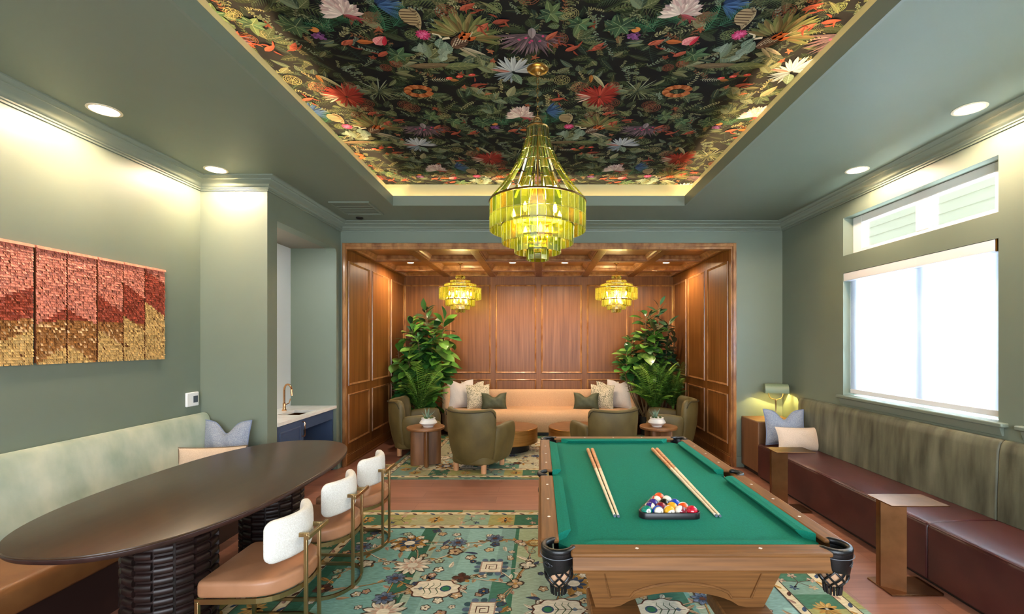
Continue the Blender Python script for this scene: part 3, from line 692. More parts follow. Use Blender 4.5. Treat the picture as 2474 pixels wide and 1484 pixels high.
# cabinet: tapering box with arched lower edge and a moulded panel line
def cab_end(s):
    yt, yb_ = s*0.93, s*0.84; xt, xb = 0.485, 0.395; z1, z0 = 0.72, 0.405
    bot = []
    for i in range(21):
        u = -1+2*i/20; a = 0.085*max(0, 1-(abs(u)/0.72)**2)**0.8 if abs(u) < 0.72 else 0
        bot.append((u, z0+a))
    top = [(u, z1) for u, _ in bot]
    def W(u, z, d=0):
        f = (z-z0)/(z1-z0); return (u*(xb+(xt-xb)*f), (yb_+(yt-yb_)*f)-s*d, z)
    m = MB()
    ri = [[W(u, z, 0) for u, z in bot], [W(u, z1, 0) for u, z in bot], [W(u, z1, 0.03) for u, z in bot], [W(u, z, 0.03) for u, z in bot]]
    ri.append(ri[0]); m.loft(ri, False, False)
    m.poly([r[0] for r in ri[:4]]); m.poly([r[-1] for r in ri[:4]][::-1])
    c_ = m.build('cabinet_panel', PW, pt, smooth=False)
    line = [W(-0.80, z1-0.035, -0.002), W(-0.80, z0+0.055, -0.002), W(-0.58, z0+0.055, -0.002)]
    for i in range(13):
        u = -0.52+1.04*i/12; line.append(W(u, z0+0.06+0.075*max(0, 1-(abs(u)/0.60)**2)**0.8, -0.002))
    line += [W(0.58, z0+0.055, -0.002), W(0.80, z0+0.055, -0.002), W(0.80, z1-0.035, -0.002)]
    MB().tube(line, 0.0065, 8, True).build('panel_molding', PW, c_)
cab_end(-1); cab_end(1)
for s in (-1, 1):
    m = MB(); m.hexa([(s*0.36, -0.82, 0.42), (s*0.39, -0.82, 0.42), (s*0.39, 0.82, 0.42), (s*0.36, 0.82, 0.42), (s*0.45, -0.92, 0.70), (s*0.484, -0.92, 0.70), (s*0.484, 0.92, 0.72), (s*0.45, 0.92, 0.70)] if s > 0 else
           [(s*0.39, -0.82, 0.42), (s*0.36, -0.82, 0.42), (s*0.36, 0.82, 0.42), (s*0.39, 0.82, 0.42), (s*0.484, -0.92, 0.70), (s*0.45, -0.92, 0.70), (s*0.45, 0.92, 0.70), (s*0.484, 0.92, 0.72)])
    m.build('cabinet_side', PWY, pt, smooth=False)
    for q in (-1, 1):
        m = MB(); xa, xb = sorted((s*0.19, s*0.42)); ya, yc = sorted((q*0.66, q*0.90))
        m.box(xa, xb, ya, yc, 0.33, 0.405); 
        cx_, cy_ = s*0.31, q*0.79
        m.hexa([(cx_-0.07, cy_-0.07, 0.09), (cx_+0.07, cy_-0.07, 0.09), (cx_+0.07, cy_+0.07, 0.09), (cx_-0.07, cy_+0.07, 0.09), (cx_-0.095, cy_-0.095, 0.33), (cx_+0.095, cy_-0.095, 0.33), (cx_+0.095, cy_+0.095, 0.33), (cx_-0.095, cy_+0.095, 0.33)])
        m.box(cx_-0.11, cx_+0.11, cy_-0.11, cy_+0.11, 0.012, 0.09)
        m.build('leg', PW, pt, bevel=0.008)
def pocket(x, y, ang, corner=True):      # ang = outward direction
    span = radians(128 if corner else 90); r = 0.062 if corner else 0.055; ux, uy = cos(ang), sin(ang)
    path = [(x+r*cos(ang+a), y+r*sin(ang+a)) for a in [-span+2*span*i/24 for i in range(25)]]
    m = MB(); m.ribbon(path, lambda t: 0.026, 0.778, 0.806, 2.4, 14, end=0.02); pk = m.build('pocket', LEA, pt, ang=60)
    if corner:
        path2 = [(x+(r+0.006)*cos(ang+a), y+(r+0.006)*sin(ang+a)) for a in [-span*0.86+2*span*0.86*i/20 for i in range(21)]]
        m = MB(); m.ribbon(path2, 0.014, lambda t: 0.703-0.014*max(0, 1-abs(t-0.5)/0.16)+0.03*abs(2*t-1)**4, 0.795, 5, 18, off=lambda z, t: -0.012*(0.79-z)/0.1); m.build('shield', LEA, pk, ang=60)
        for dz in (0.776, 0.77): pass
        st = [(x+(r+0.0155)*cos(ang+a), y+(r+0.0155)*sin(ang+a), 0.768) for a in [-span*0.8+2*span*0.8*i/30 for i in range(31)]]
        MB().tube(st, 0.0016, 5).build('stitching', mat('grey_thread', '#6C7078', 0.6), pk)
        e_ = MB()
        for dx, dz, rx, rz in ((0, 0, 0.016, 0.012), (0.004, 0.0, 0.028, 0.006)):
            lp = []
            for i in range(24):
                a = 2*pi*i/24; aa = ang+dx+(rx*cos(a))/(r+0.015); zz = 0.738+dz+rz*sin(a)
                rr_ = r+0.0135-0.012*(0.79-zz)/0.1+0.0012
                lp.append((x+rr_*cos(aa), y+rr_*sin(aa), zz))
            e_.tube(lp, 0.0013, 5, True)
        e_.build('emblem', mat('embossed_leather', '#2E3036', 0.3), pk)
    prof_ = [(0.046, 0.72), (0.051, 0.69), (0.047, 0.66), (0.036, 0.642), (0.026, 0.630), (0.0, 0.622)]
    m = MB(); m.lathe([(q*0.98, z) for q, z in prof_], 24, (x, y, 0)); nb = m.build('net_lining', NETT, pk)
    q = MB(); ns = 8
    for s_ in (-1, 1):
        for k in range(ns):
            pts = []
            for i in range(13):
                f = i/12; z = 0.72-f*0.088; rr_ = 0.05+0.008*sin(pi*min(1, f*1.25))-0.022*max(0, (f-0.55)/0.45)**1.5; a = 2*pi*k/ns+s_*(f*1.45+0.2)
                pts.append((x+rr_*cos(a), y+rr_*sin(a), z))
            q.tube(pts, 0.0045, 6)
    for k in range(16):
        a = 2*pi*k/16; q.tube([(x+0.034*cos(a), y+0.034*sin(a), 0.636), (x+0.03*cos(a), y+0.03*sin(a), 0.60)], 0.0048, 6)
    q.build('pocket_net', LEA, pk)
cx_, cy_ = hw-0.078, hl-0.078
for sx in (-1, 1):
    for sy in (-1, 1): pocket(sx*cx_, sy*cy_, atan2(sy, sx))
    pocket(sx*(hw-0.048), 0, 0 if sx > 0 else pi, False)

# ---- cues, rack, balls
MAPL = mat('maple_shaft', '#F2E2C8', 0.3, col2='#E8D2B0', scale=(30, 3, 30)); BUTT = mat('cue_butt_wood', '#DCA67A', 0.28, col2='#BE7A4C', scale=(30, 3, 30)); FER = mat('white_ferrule', '#F3F1EC', 0.3); TIP = mat('blue_grey_tip', '#5F6F80', 0.8)
def cue(b, e, label):
    b = Vector(b); e = Vector(e); d = e-b; ln = d.length
    t = thing('pool_cue', label, 'cue', b, 0, 'pool cues lying on the green cloth'); t.rotation_euler = (0, 0, atan2(d.y, d.x))
    m = lambda: MB()
    def seg(nm, f0, f1, mt, r0, r1, cap=True):
        R_ = lambda f: 0.0145+(0.0064-0.0145)*f
        q = MB(); rings = [[(ln*f, R_(f)*cos(2*pi*k/14), R_(f)*(1+sin(2*pi*k/14))) for k in range(14)] for f in (f0, (f0+f1)/2, f1)]
        q.loft(rings, True, True); q.build(nm, mt, t)
    seg('bumper', 0, 0.006, mat('cue_bumper', '#D8B48A', 0.5), 0, 0); seg('butt', 0.006, 0.40, BUTT, 0, 0); seg('shaft', 0.40, 0.98, MAPL, 0, 0); seg('ferrule', 0.98, 0.994, FER, 0, 0); seg('tip', 0.994, 1.0, TIP, 0, 0)
zb = zbed+0.0008
cue((0.388, 3.695, zb), (0.3775, 2.30, zb), 'pool cue on the outer side of the pair nearer the dining chairs')
cue((0.424, 3.695, zb), (0.3955, 2.296, zb), 'pool cue on the rack side of the pair nearer the dining chairs')
cue((0.918, 3.71, zb), (0.892, 2.302, zb), 'pool cue on the rack side of the pair nearer the burgundy benches')
cue((0.953, 3.71, zb), (0.9105, 2.300, zb), 'pool cue on the bench side of the pair nearer the burgundy benches')
D = 0.05715; rx0, ry0 = 0.656, 2.312
tri = thing('ball_rack', 'black triangular rack around the pool balls on the green cloth', 'ball rack', (rx0, ry0, zbed))
def rtri(off, N=6):
    h_ = D*4*sqrt(3)/2; V3 = [(-2*D, 0), (2*D, 0), (0, h_)]; out = []
    for k in range(3):
        a0 = {0: pi*7/6, 1: -pi/6, 2: pi/2}[k]
        for i in range(N+1):
            a = a0-pi/3+2*pi/3*i/N; out.append((V3[k][0]+off*cos(a), V3[k][1]+off*sin(a)))
    return out
o_, i_ = rtri(D/2+0.012), rtri(D/2+0.0025); n_ = len(o_); m = MB()
m.loft([[(x, y, 0.0008) for x, y in o_], [(x, y, 0.030) for x, y in o_], [(x, y, 0.0325) for x, y in rtri(D/2+0.010)], [(x, y, 0.0325) for x, y in rtri(D/2+0.0045)], [(x, y, 0.030) for x, y in i_], [(x, y, 0.0008) for x, y in i_], [(x, y, 0.0008) for x, y in o_]], True, False)
m.build('frame', mat('rack_plastic', '#141417', 0.35), tri, ang=40)
STROKE = {'0': [[(.5, 1), (.15, .8), (.15, .2), (.5, 0), (.85, .2), (.85, .8), (.5, 1)]], '1': [[(.3, .8), (.55, 1), (.55, 0)]], '2': [[(.15, .8), (.5, 1), (.85, .75), (.15, 0), (.9, 0)]], '3': [[(.15, .9), (.6, 1), (.8, .75), (.45, .55), (.85, .28), (.5, 0), (.12, .12)]],
          '4': [[(.65, 0), (.65, 1), (.1, .3), (.9, .3)]], '5': [[(.85, 1), (.25, 1), (.2, .55), (.6, .6), (.85, .3), (.55, 0), (.15, .1)]], '6': [[(.8, .95), (.4, .8), (.15, .3), (.5, 0), (.85, .28), (.5, .55), (.18, .35)]], '7': [[(.1, 1), (.9, 1), (.4, 0)]],
          '8': [[(.5, .52), (.2, .75), (.5, 1), (.8, .75), (.5, .52), (.12, .25), (.5, 0), (.88, .25), (.5, .52)]], '9': [[(.82, .65), (.5, .45), (.15, .72), (.5, 1), (.85, .7), (.6, .2), (.2, .05)]]}
BC = {1: '#E9A81C', 2: '#1746B8', 3: '#C0152F', 4: '#35217E', 5: '#E8521E', 6: '#0E7F6B', 7: '#7C1A2B', 8: '#141414'}
IVORY = '#F0EADB'
BM = {k: mat('ball_%s' % w_, v, 0.12, coat=0.5) for (k, v), w_ in zip(BC.items(), ('yellow', 'blue', 'red', 'purple', 'orange', 'green', 'maroon', 'black'))}
BIV = mat('ball_ivory', IVORY, 0.12, coat=0.5); INK = mat('ball_numeral', '#151515', 0.3)
ROWS = [[5], [11, 14], [4, 8, 2], [12, 7, 1, 13], [6, 10, 9, 15, 3]]
CN = {1: 'yellow', 2: 'blue', 3: 'red', 4: 'purple', 5: 'orange', 6: 'green', 7: 'maroon', 0: 'black'}
def ball(no, x, y):
    k = no if no <= 8 else no-8; r = D/2
    lab = ('solid %s pool ball in the black rack' % {**CN, 8: 'black'}[k]) if no <= 8 else ('ivory pool ball with a %s stripe in the black rack' % CN[k])
    t = thing('pool_ball', lab, 'pool ball', (x, y, zbed), 0, 'pool balls in the black rack')
    stripe = no > 8; m = MB(); nu, nv = 28, 18
    # pole axis of the stripe, spot direction
    rg = random.Random(no*7+3)
    spot = {6: (0.18, -1, 0.35), 10: (0.28, -1, 0.15), 9: (0.15, -1, 0.05), 8: (0.5, -1, -0.1)}.get(no, (rg.uniform(-1, 1), rg.uniform(-0.4, 1), rg.uniform(-0.6, 0.2)))
    spot = Vector(spot).normalized()
    up_ = Vector((0.25, 0, 1)); right = up_.cross(-spot).normalized()*-1 if False else Vector((0, 0, 1)).cross(-spot).normalized()*-1
    right = Vector((-spot.y, spot.x, 0)).normalized(); up2 = spot.cross(right)
    pole = {9: Vector((0.35, -0.9, -0.5)), 10: Vector((0.1, -1, 0.15)), 11: Vector((0.45, -0.8, 0.6)), 12: Vector((0.8, -0.5, 0.1)), 13: Vector((0.1, -0.8, -0.7)), 14: Vector((0.1, -0.4, 0.9)), 15: Vector((0.75, 0.1, -0.6))}.get(no, right).normalized()
    if stripe: 
        if no not in (10,9): spot = (spot-pole*spot.dot(pole)).normalized()
    # sphere about the pole axis so that the stripe follows a latitude
    a_ = pole; b_ = (Vector((0.3, 0.2, 1)) if abs(pole.z) < 0.8 else Vector((1, 0, 0))); b_ = (b_-a_*b_.dot(a_)).normalized(); c2 = a_.cross(b_)
    cen = Vector((0, 0, r)); lat = [-90, -75, -60, -45, -30.01, -29.99, -15, 0, 15, 29.99, 30.01, 45, 60, 75, 90]
    rings = [[tuple(cen+(a_*sin(radians(l))+(b_*cos(2*pi*q/nu)+c2*sin(2*pi*q/nu))*max(cos(radians(l)), 1e-3))*r) for q in range(nu)] for l in lat]
    if stripe:
        m.loft(rings[:5], True, True, 1); m.loft(rings[4:11], True, False, 0); m.loft(rings[10:], True, True, 1)
    else: m.loft(rings, True, True, 0)
    m.build('body', [BM[k], BIV], t, ang=180)
    def onb(u, v, h): 
        p = spot+right*u+up2*v; p.normalize(); return tuple(cen+p*(r+h))
    q = MB(); n2 = 20; s_ = 0.42
    rg_ = [[onb(s_*f*cos(2*pi*i/n2), s_*f*sin(2*pi*i/n2), 0.00025) for i in range(n2)] for f in (1.0, 0.66, 0.33, 0.02)]
    q.loft(rg_, True, False)
    sp_ = q.build('number_spot', BIV, t, ang=180)
    g = MB(); txt = str(no); wch = 0.26 if len(txt) == 1 else 0.21
    for ci, ch in enumerate(txt):
        ox = -wch*len(txt)/2*1.1+ci*wch*1.15
        for ln_ in STROKE[ch]:
            for (u0, v0), (u1, v1) in zip(ln_, ln_[1:]):
                U0, V0, U1, V1 = ox+u0*wch, -0.2+v0*0.4, ox+u1*wch, -0.2+v1*0.4
                dx, dy = U1-U0, V1-V0; l = hypot(dx, dy) or 1; px_, py_ = -dy/l*0.03, dx/l*0.03
                g.poly([onb(U0+px_, V0+py_, 0.0005), onb(U0-px_, V0-py_, 0.0005), onb(U1-px_, V1-py_, 0.0005), onb(U1+px_, V1+py_, 0.0005)])
    g.build('numeral', INK, sp_, smooth=False)
for i, row in enumerate(ROWS):
    for j, no in enumerate(row):
        ball(no, rx0+(j-i/2)*D*1.004, ry0+(4-i)*D*0.8675)
# ================================================================ RIGHT SIDE: bench, C-tables, cabinet, lamp
BURG = mat('burgundy_leather', '#4C2522', 0.36, col2='#3E1C1C', scale=(4, 4, 4), bump=0.12, bscale=(260, 260, 260), spec=0.5)
VELD = mat('olive_velvet_back', '#3A3A2D', 0.5, col2='#7C7C66', scale=(5, 10, 1.8), detail=8, ramp=(0.3, 0.78), sheen=0.5, bump=0.14, bscale=(20, 24, 320))  # nap streaks; the lighter tone also paints in the velvet's highlights
def bench_unit(y0, y1, label):
    t = thing('bench', label, 'bench', (2.65, (y0+y1)/2, 0), 0, 'burgundy bench units on the right wall'); h_ = (y1-y0)/2-0.002
    MB().box(0.03, 0.50, -h_, h_, 0.0, 0.025).build('plinth', BLACK, t, smooth=False)
    m = MB(); m.prism([(0.0, 0.025), (0.56, 0.025), (0.56, 0.432), (0.30, 0.432), (0.04, 0.418), (0.012, 0.408), (0.0, 0.385)], 'y', -h_, h_); m.build('seat', BURG, t, bevel=0.012, ang=60)
    MB().tube([(0.006, -h_+0.01, 0.404), (0.006, h_-0.01, 0.404)], 0.0045, 6).build('seam_piping', BURG, t)
    m = MB(); m.prism([(0.475, 0.425), (0.478, 0.60), (0.49, 0.90), (0.503, 0.955), (0.522, 0.98), (0.545, 0.985), (0.568, 0.97), (0.568, 0.425)], 'y', -h_, h_); m.build('backrest', VELD, t, bevel=0.012, ang=60)
bench_unit(3.12, 5.545, 'burgundy leather bench with ribbed olive velvet back under the shaded window')
bench_unit(0.70, 3.12, 'nearer burgundy leather bench unit cut off by the photo edge')
def c_table(y0, y1, label):
    t = thing('side_table', label, 'side table', (2.285, (y0+y1)/2, 0.0), 0, 'bronze plate side tables'); h_ = (y1-y0)/2
    MB().prism([(0.0, -h_), (0.378, -h_), (0.378, h_), (0.012, h_), (0.0, h_-0.012)], 'z', 0.582, 0.589).build('table_top', BRONZE, t, bevel=0.0015)
    MB().prism([(0.0, -h_), (0.335, -h_), (0.355, -h_+0.02), (0.355, h_), (0.012, h_), (0.0, h_-0.012)], 'z', 0.002, 0.010).build('base_plate', BRONZE, t, bevel=0.0015)
    m = MB(); e = 0.006; yA, yB = -0.005, -0.085
    m.prism([(0.010, yA), (0.122, yB), (0.122, yB+e), (0.012, yA+e)], 'z', 0.010, 0.582)
    m.prism([(0.004, yA), (0.010, yA), (0.010, 0.03), (0.004, 0.03)], 'z', 0.010, 0.582)
    m.build('post', BRONZE, t, smooth=False)
c_table(2.955, 3.19, 'nearer bronze side table with a flat plate top over the burgundy bench')
c_table(4.395, 4.62, 'farther bronze side table in front of the beige lumbar pillow')
OAKB = mat('cabinet_oak', '#7E5636', 0.5, col2='#654428', scale=(14, 14, 1.2), detail=7, ramp=(0.25, 0.75), bump=0.05, bscale=(120, 120, 10))
t = thing('corner_cabinet', 'oak box cabinet in the corner with a brass desk lamp on it', 'cabinet', (2.93, 5.80, 0))
m = MB(); m.box(-0.265, 0.265, -0.235, 0.235, 0.05, 0.68); m.build('body', OAKB, t, bevel=0.012)
MB().box(-0.235, 0.235, -0.205, 0.205, 0.0, 0.05).build('plinth', BLACK, t)
LSH = mat('sage_lamp_shade', '#7C8A6C', 0.4); LIN = mat('lamp_shade_inside', '#EFE7C0', 0.5)
t = thing('desk_lamp', 'brass desk lamp with a sage green barrel shade on the corner cabinet', 'lamp', (3.035, 5.86, 0.68), radians(-14))
MB().lathe([(0.0, 0), (0.075, 0), (0.078, 0.008), (0.06, 0.018), (0.02, 0.024), (0.012, 0.03)], 28).build('base', BRASS, t)
MB().lathe([(0.011, 0.024), (0.013, 0.05), (0.009, 0.06), (0.009, 0.215), (0.013, 0.225), (0.009, 0.24)], 16).build('stem', BRASS, t)
m = MB()
for s in (-1, 1):
    m.tube([(0, 0, 0.232), (s*0.022, 0, 0.240), (s*0.062, 0, 0.252), (s*0.082, 0, 0.285), (s*0.088, 0, 0.33), (s*0.088, 0, 0.36)], 0.0055, 8); m.sphere((s*0.088, 0, 0.365), 0.011, 10, 8)
m.build('arm', BRASS, t)
pr = [(-0.072, 0.322), (-0.076, 0.35), (-0.066, 0.40), (-0.04, 0.432), (0.0, 0.442), (0.04, 0.432), (0.066, 0.40), (0.076, 0.35), (0.072, 0.322)]
inn = [(y*0.95, z-0.004 if 1 < i < 7 else z) for i, (y, z) in enumerate(pr)]
m = MB(); hx = 0.138
m.loft([[(-hx, y, z) for y, z in pr], [(hx, y, z) for y, z in pr]], False, False)
for s in (-1, 1): m.poly([(s*hx, y, z) for y, z in pr][::s])
m.build('lamp_shade', LSH, t, ang=50)
m = MB(); m.loft([[(-hx+0.003, y, z) for y, z in inn], [(hx-0.003, y, z) for y, z in inn]], False, False)
for s in (-1, 1): m.poly([(s*(hx-0.003), y, z) for y, z in inn][::-s])
m.build('shade_lining', LIN, t, ang=50)
m = MB(); m.tube([(-0.06, 0, 0.385), (0.06, 0, 0.385)], 0.013, 10); m.build('lamp_bulb', mat('desk_bulb', '#FFE9A0', emit='#FFD75A', estr=30), t)
lamp('desk_lamp_light', 'POINT', (3.035, 5.86, 1.072), 85, (1.0, 0.80, 0.26), shadow_soft_size=0.015)
pillow('throw_pillow', 'blue-grey pillow with a dented top, leaning on the corner cabinet', (2.90, 5.36, 0.440), 0.46, 0.42, 0.15, (radians(-12), 0, radians(-6)), BLUEF, 'blue-grey chenille pillows', 0.11, BLUEP)
pillow('throw_pillow', 'beige linen lumbar pillow in front of the blue-grey one on the bench', (2.925, 5.10, 0.432), 0.56, 0.27, 0.14, (radians(-16), radians(2), radians(8)), BEIG, None, 0.0, None)

# ================================================================ CHANDELIERS
GL = [chandelier_glass('olive_glass', (0.66, 0.68, 0.14), (0.75, 0.78, 0.10)), chandelier_glass('lime_glass', (0.80, 0.84, 0.28), (0.80, 0.88, 0.15)), chandelier_glass('amber_glass', (0.86, 0.70, 0.16), (0.88, 0.70, 0.10)), chandelier_glass('moss_glass', (0.46, 0.54, 0.08), (0.5, 0.62, 0.08))]
GLS = [chandelier_glass('pale_olive_glass', (0.84, 0.80, 0.30), (0.9, 0.8, 0.2)), chandelier_glass('pale_lime_glass', (0.92, 0.90, 0.46), (0.95, 0.9, 0.3)), chandelier_glass('pale_amber_glass', (0.94, 0.84, 0.36), (0.95, 0.8, 0.2)), chandelier_glass('mid_olive_glass', (0.70, 0.70, 0.18), (0.7, 0.7, 0.1))]
EDGE = mat('glass_edge_glint', '#C9C878', 0.15, spec=0.8)  # bright edge colour paints in the light caught between the panes
def pane_box(m, r, a, wd, z0, z1, th=0.006, mi=0, r2=None, emi=1):
    r2 = r if r2 is None else r2
    ca, sa = cos(a), sin(a)
    def P(rr_, s, z): return (rr_*ca-s*sa, rr_*sa+s*ca, z)
    h_ = wd/2
    m.hexa([P(r2-th/2, -h_, z0), P(r2+th/2, -h_, z0), P(r2+th/2, h_, z0), P(r2-th/2, h_, z0), P(r-th/2, -h_, z1), P(r+th/2, -h_, z1), P(r+th/2, h_, z1), P(r-th/2, h_, z1)], mi)
    for k in (0, 1, 2, 4): m.mi[len(m.mi)-6+k] = emi
def ring_mesh(r, z, hgt=0.012, th=0.008):
    return MB().lathe([(r-th, z-hgt/2), (r+th*0.4, z-hgt/2), (r+th, z), (r+th*0.4, z+hgt/2), (r-th, z+hgt/2), (r-th, z-hgt/2)], 56, cap=False)
def chandelier(label, loc, tiers, individual, strands=None, chain=None, can_r=0.075, bulbs=(), grp=None, light=40, lz=-0.9):
    t = thing('chandelier', label, 'chandelier', loc, 0, grp)
    MB().lathe([(0, 0), (can_r, 0), (can_r, -0.006), (can_r*0.93, -0.012), (can_r*0.7, -0.016), (can_r*0.62, -0.026), (can_r*0.3, -0.034), (0.012, -0.05), (0, -0.052)], 36).build('canopy', BRASSD, t)
    m = MB(); z = chain[0]; k = 0
    while z > chain[1]:
        pts = []
        for i in range(14):
            a = 2*pi*i/14; u, v = 0.008*cos(a), 0.019*sin(a); pts.append((u, 0, z-0.015+v) if k % 2 else (0, u, z-0.015+v))
        m.tube(pts, 0.0026, 6, True); z -= 0.031; k += 1
    m.build('chain', BRASSD, t); 
    m = MB(); zt_, zb_ = chain[1]+0.01, min(q[1] for q in tiers)-0.02
    lp = [(0.026*cos(2*pi*i/20), 0, chain[1]-0.022+0.03*sin(2*pi*i/20)) for i in range(20)]; m.tube(lp, 0.004, 6, True)
    m.tube([(0, 0, chain[1]-0.05), (0, 0, zb_)], 0.0065, 10)
    z1 = tiers[0][1]-0.01
    m.build('stem', BRASSD, t)
    todo = []
    for ti, (r, z, drops, n_) in enumerate(tiers):
        rg = ring_mesh(r, z).build('tier_ring', BRASSD, t)
        if True:
            q = MB()
            for k in range(3):
                a = 2*pi*k/3+0.5+ti; q.tube([(0.005*cos(a), 0.005*sin(a), z-0.004), (r*cos(a), r*sin(a), z)], 0.003, 6)
            q.build('spoke', BRASSD, rg)
        zz = z-0.008
        for d in drops:
            for k in range(n_):
                a = 2*pi*(k+0.5)/n_; todo.append((r*sin(a)-z*0.3, r, a, 2*r*sin(pi/n_)*0.90, zz-d+0.004, zz, rg))
            zz -= d
    todo.sort(key=lambda q: q[0]); rest = MB()
    for i, (_, r, a, wd, z0, z1, rg) in enumerate(todo):
        g = R.choice((0, 0, 1, 1, 2, 3))
        if individual and i < 100:
            m = MB(); pane_box(m, r, a, wd, z0, z1); m.build('glass_pane', [GL[g], EDGE], rg, smooth=False)
        else: pane_box(rest, r, a, wd, z0, z1, mi=g, emi=4)
    if rest.v:
        o = rest.build('glass_panes', (GL if individual else GLS)+[EDGE], t, smooth=False); o['kind'] = 'stuff'
    if strands:
        n_, ra, za, rb, zb_, nt_, wd = strands
        for k in range(n_):
            a = 2*pi*(k+0.5)/n_; m = MB()
            for i in range(nt_):
                f0, f1 = (i+0.04)/nt_, (i+0.96)/nt_; rr0, rr1 = ra+(rb-ra)*f0**1.75, ra+(rb-ra)*f1**1.75
                zz0, zz1 = za+(zb_-za)*f0, za+(zb_-za)*f1; g = R.choice((0, 1, 3, 3)); ca, sa = cos(a), sin(a)
                # curved tile
                rings = []
                for rr_, zz_ in ((rr0, zz0), (rr1, zz1)):
                    w_ = wd*(0.8+0.5*(rr_/rb)) ; ring = []
                    for u in (-1, -0.5, 0, 0.5, 1): ring.append((u*w_/2, 0.010*(1-u*u)))
                    for u in (1, 0.5, 0, -0.5, -1): ring.append((u*w_/2, 0.010*(1-u*u)-0.005))
                    rings.append([((rr_+o)*ca-s*sa, (rr_+o)*sa+s*ca, zz_) for s, o in ring])
                m.loft(rings, True, True, g)
            m.build('glass_strand', GL, t, ang=40)
            q = MB()
            for i in range(nt_+1):
                f = i/nt_; rr_ = ra+(rb-ra)*f**1.75+0.004; q.sphere((rr_*cos(a), rr_*sin(a), za+(zb_-za)*f), 0.0045, 8, 6)
        ring_mesh(ra, za+0.006, 0.014, 0.008).build('top_ring', BRASSD, t)
    for (r, z, n_) in bulbs:
        for k in range(n_):
            a = 2*pi*(k+0.35)/n_; x, y = r*cos(a), r*sin(a)
            s_ = MB().lathe([(0.009, -0.05), (0.010, 0.0), (0.006, 0.002)], 10, (x, y, z)).build('candle_socket', BRASSD, t)
            MB().lathe([(0.004, 0.0), (0.011, 0.012), (0.0145, 0.03), (0.010, 0.052), (0.002, 0.072)], 12, (x, y, z)).build('candle_bulb', BULB, s_)
    lamp('chandelier_light', 'POINT', (loc[0], loc[1], loc[2]+lz), light, (1.0, 0.80, 0.38), shadow_soft_size=0.10)
    return t
chandelier('large tiered chandelier of olive glass panes above the pool table', (-0.017, 3.13, PZ),
           [(0.327, -0.925, (0.098, 0.092), 40), (0.243, -1.078, (0.125,), 32), (0.157, -1.166, (0.10,), 22), (0.070, -1.243, (0.072,), 10)], True,
           strands=(12, 0.068, -0.415, 0.322, -0.915, 6, 0.040), chain=(-0.045, -0.345), bulbs=((0.17, -1.03, 5), (0.09, -1.15, 3)), light=14, lz=-1.0)
for x, lab in ((-1.325, 'smaller tiered glass chandelier in the alcove, nearer the bar niche'), (1.265, 'smaller tiered glass chandelier in the alcove, nearer the desk lamp')):
    chandelier(lab, (x, 7.55, AZ), [(0.075, -0.225, (0.035,), 10), (0.165, -0.31, (0.04,), 20), (0.26, -0.37, (0.045,), 30), (0.345, -0.435, (0.09, 0.085), 38), (0.24, -0.625, (0.095,), 28), (0.155, -0.715, (0.065,), 20), (0.075, -0.775, (0.055,), 10)], False,
               chain=(-0.03, -0.15), can_r=0.06, bulbs=((0.18, -0.56, 6), (0.11, -0.68, 3)), grp='small chandeliers in the alcove', light=13, lz=-0.52)
# ================================================================ LOUNGE IN THE ALCOVE
SOFAF = mat('camel_wool', '#CFA67E', 0.85, col2='#C19872', scale=(90, 90, 90), bump=0.2, bscale=(240, 240, 240), sheen=0.15)
t = thing('sofa', 'long camel sofa with a curved wraparound back by the panelled wall', 'sofa', (0, 8.30, 0))
def stad(hx, y0, y1, r, N=10):
    o = []
    for cx_, cy_, a0 in ((hx-r, y0+r, -pi/2), (hx-r, y1-r, 0), (-hx+r, y1-r, pi/2), (-hx+r, y0+r, pi)):
        for i in range(N+1): a = a0+pi/2*i/N; o.append((cx_+r*cos(a), cy_+r*sin(a)))
    return o
MB().slab(stad(1.66, -0.29, 0.30, 0.22), 0.0, 0.07, 0.005, 0.005).build('plinth', BLACK, t)
m = MB(); o = stad(1.74, -0.36, 0.30, 0.26); rings = []
for d, z in ((0.03, 0.07), (0.0, 0.10), (0.0, 0.33), (0.008, 0.39), (0.035, 0.43), (0.08, 0.45), (0.2, 0.462)):
    rings.append([(x*(1-d/1.74), -0.03+(y+0.03)*(1-d/0.33) if d < 0.2 else -0.03+(y+0.03)*0.6, z) for x, y in o])
m.loft(rings, True, True); m.build('seat', SOFAF, t, ang=70)
path = []
for i in range(9): path.append((-1.70+0.0*i, -0.12+0.12*i/8))
for i in range(1, 13): a = pi-pi/2*i/12; path.append((-1.40+0.30*cos(a), 0.0+0.27*sin(a)))
for i in range(1, 30): path.append((-1.40+2.80*i/30, 0.27))
path += [(-x, y) for x, y in path[:21][::-1]]
m = MB(); m.ribbon(path, 0.15, 0.08, lambda s: 0.775+0.10*min(1, max(0, (abs(2*s-1)-0.62)/0.25))**2*(3-2*min(1, max(0, (abs(2*s-1)-0.62)/0.25))), 4.0, 22, end=0.07); m.build('backrest', SOFAF, t, ang=70)
PRINT = mat('speckled_print', '#D9CBB0', 0.8, col2='#6C6A52', scale=(75, 75, 75), detail=3, ramp=(0.5, 0.6), bump=0.1, bscale=(200, 200, 200))
GVEL = mat('green_velvet', '#4C4F36', 0.6, col2='#3D4029', scale=(14, 14, 14), sheen=0.5)
ZS = 0.455
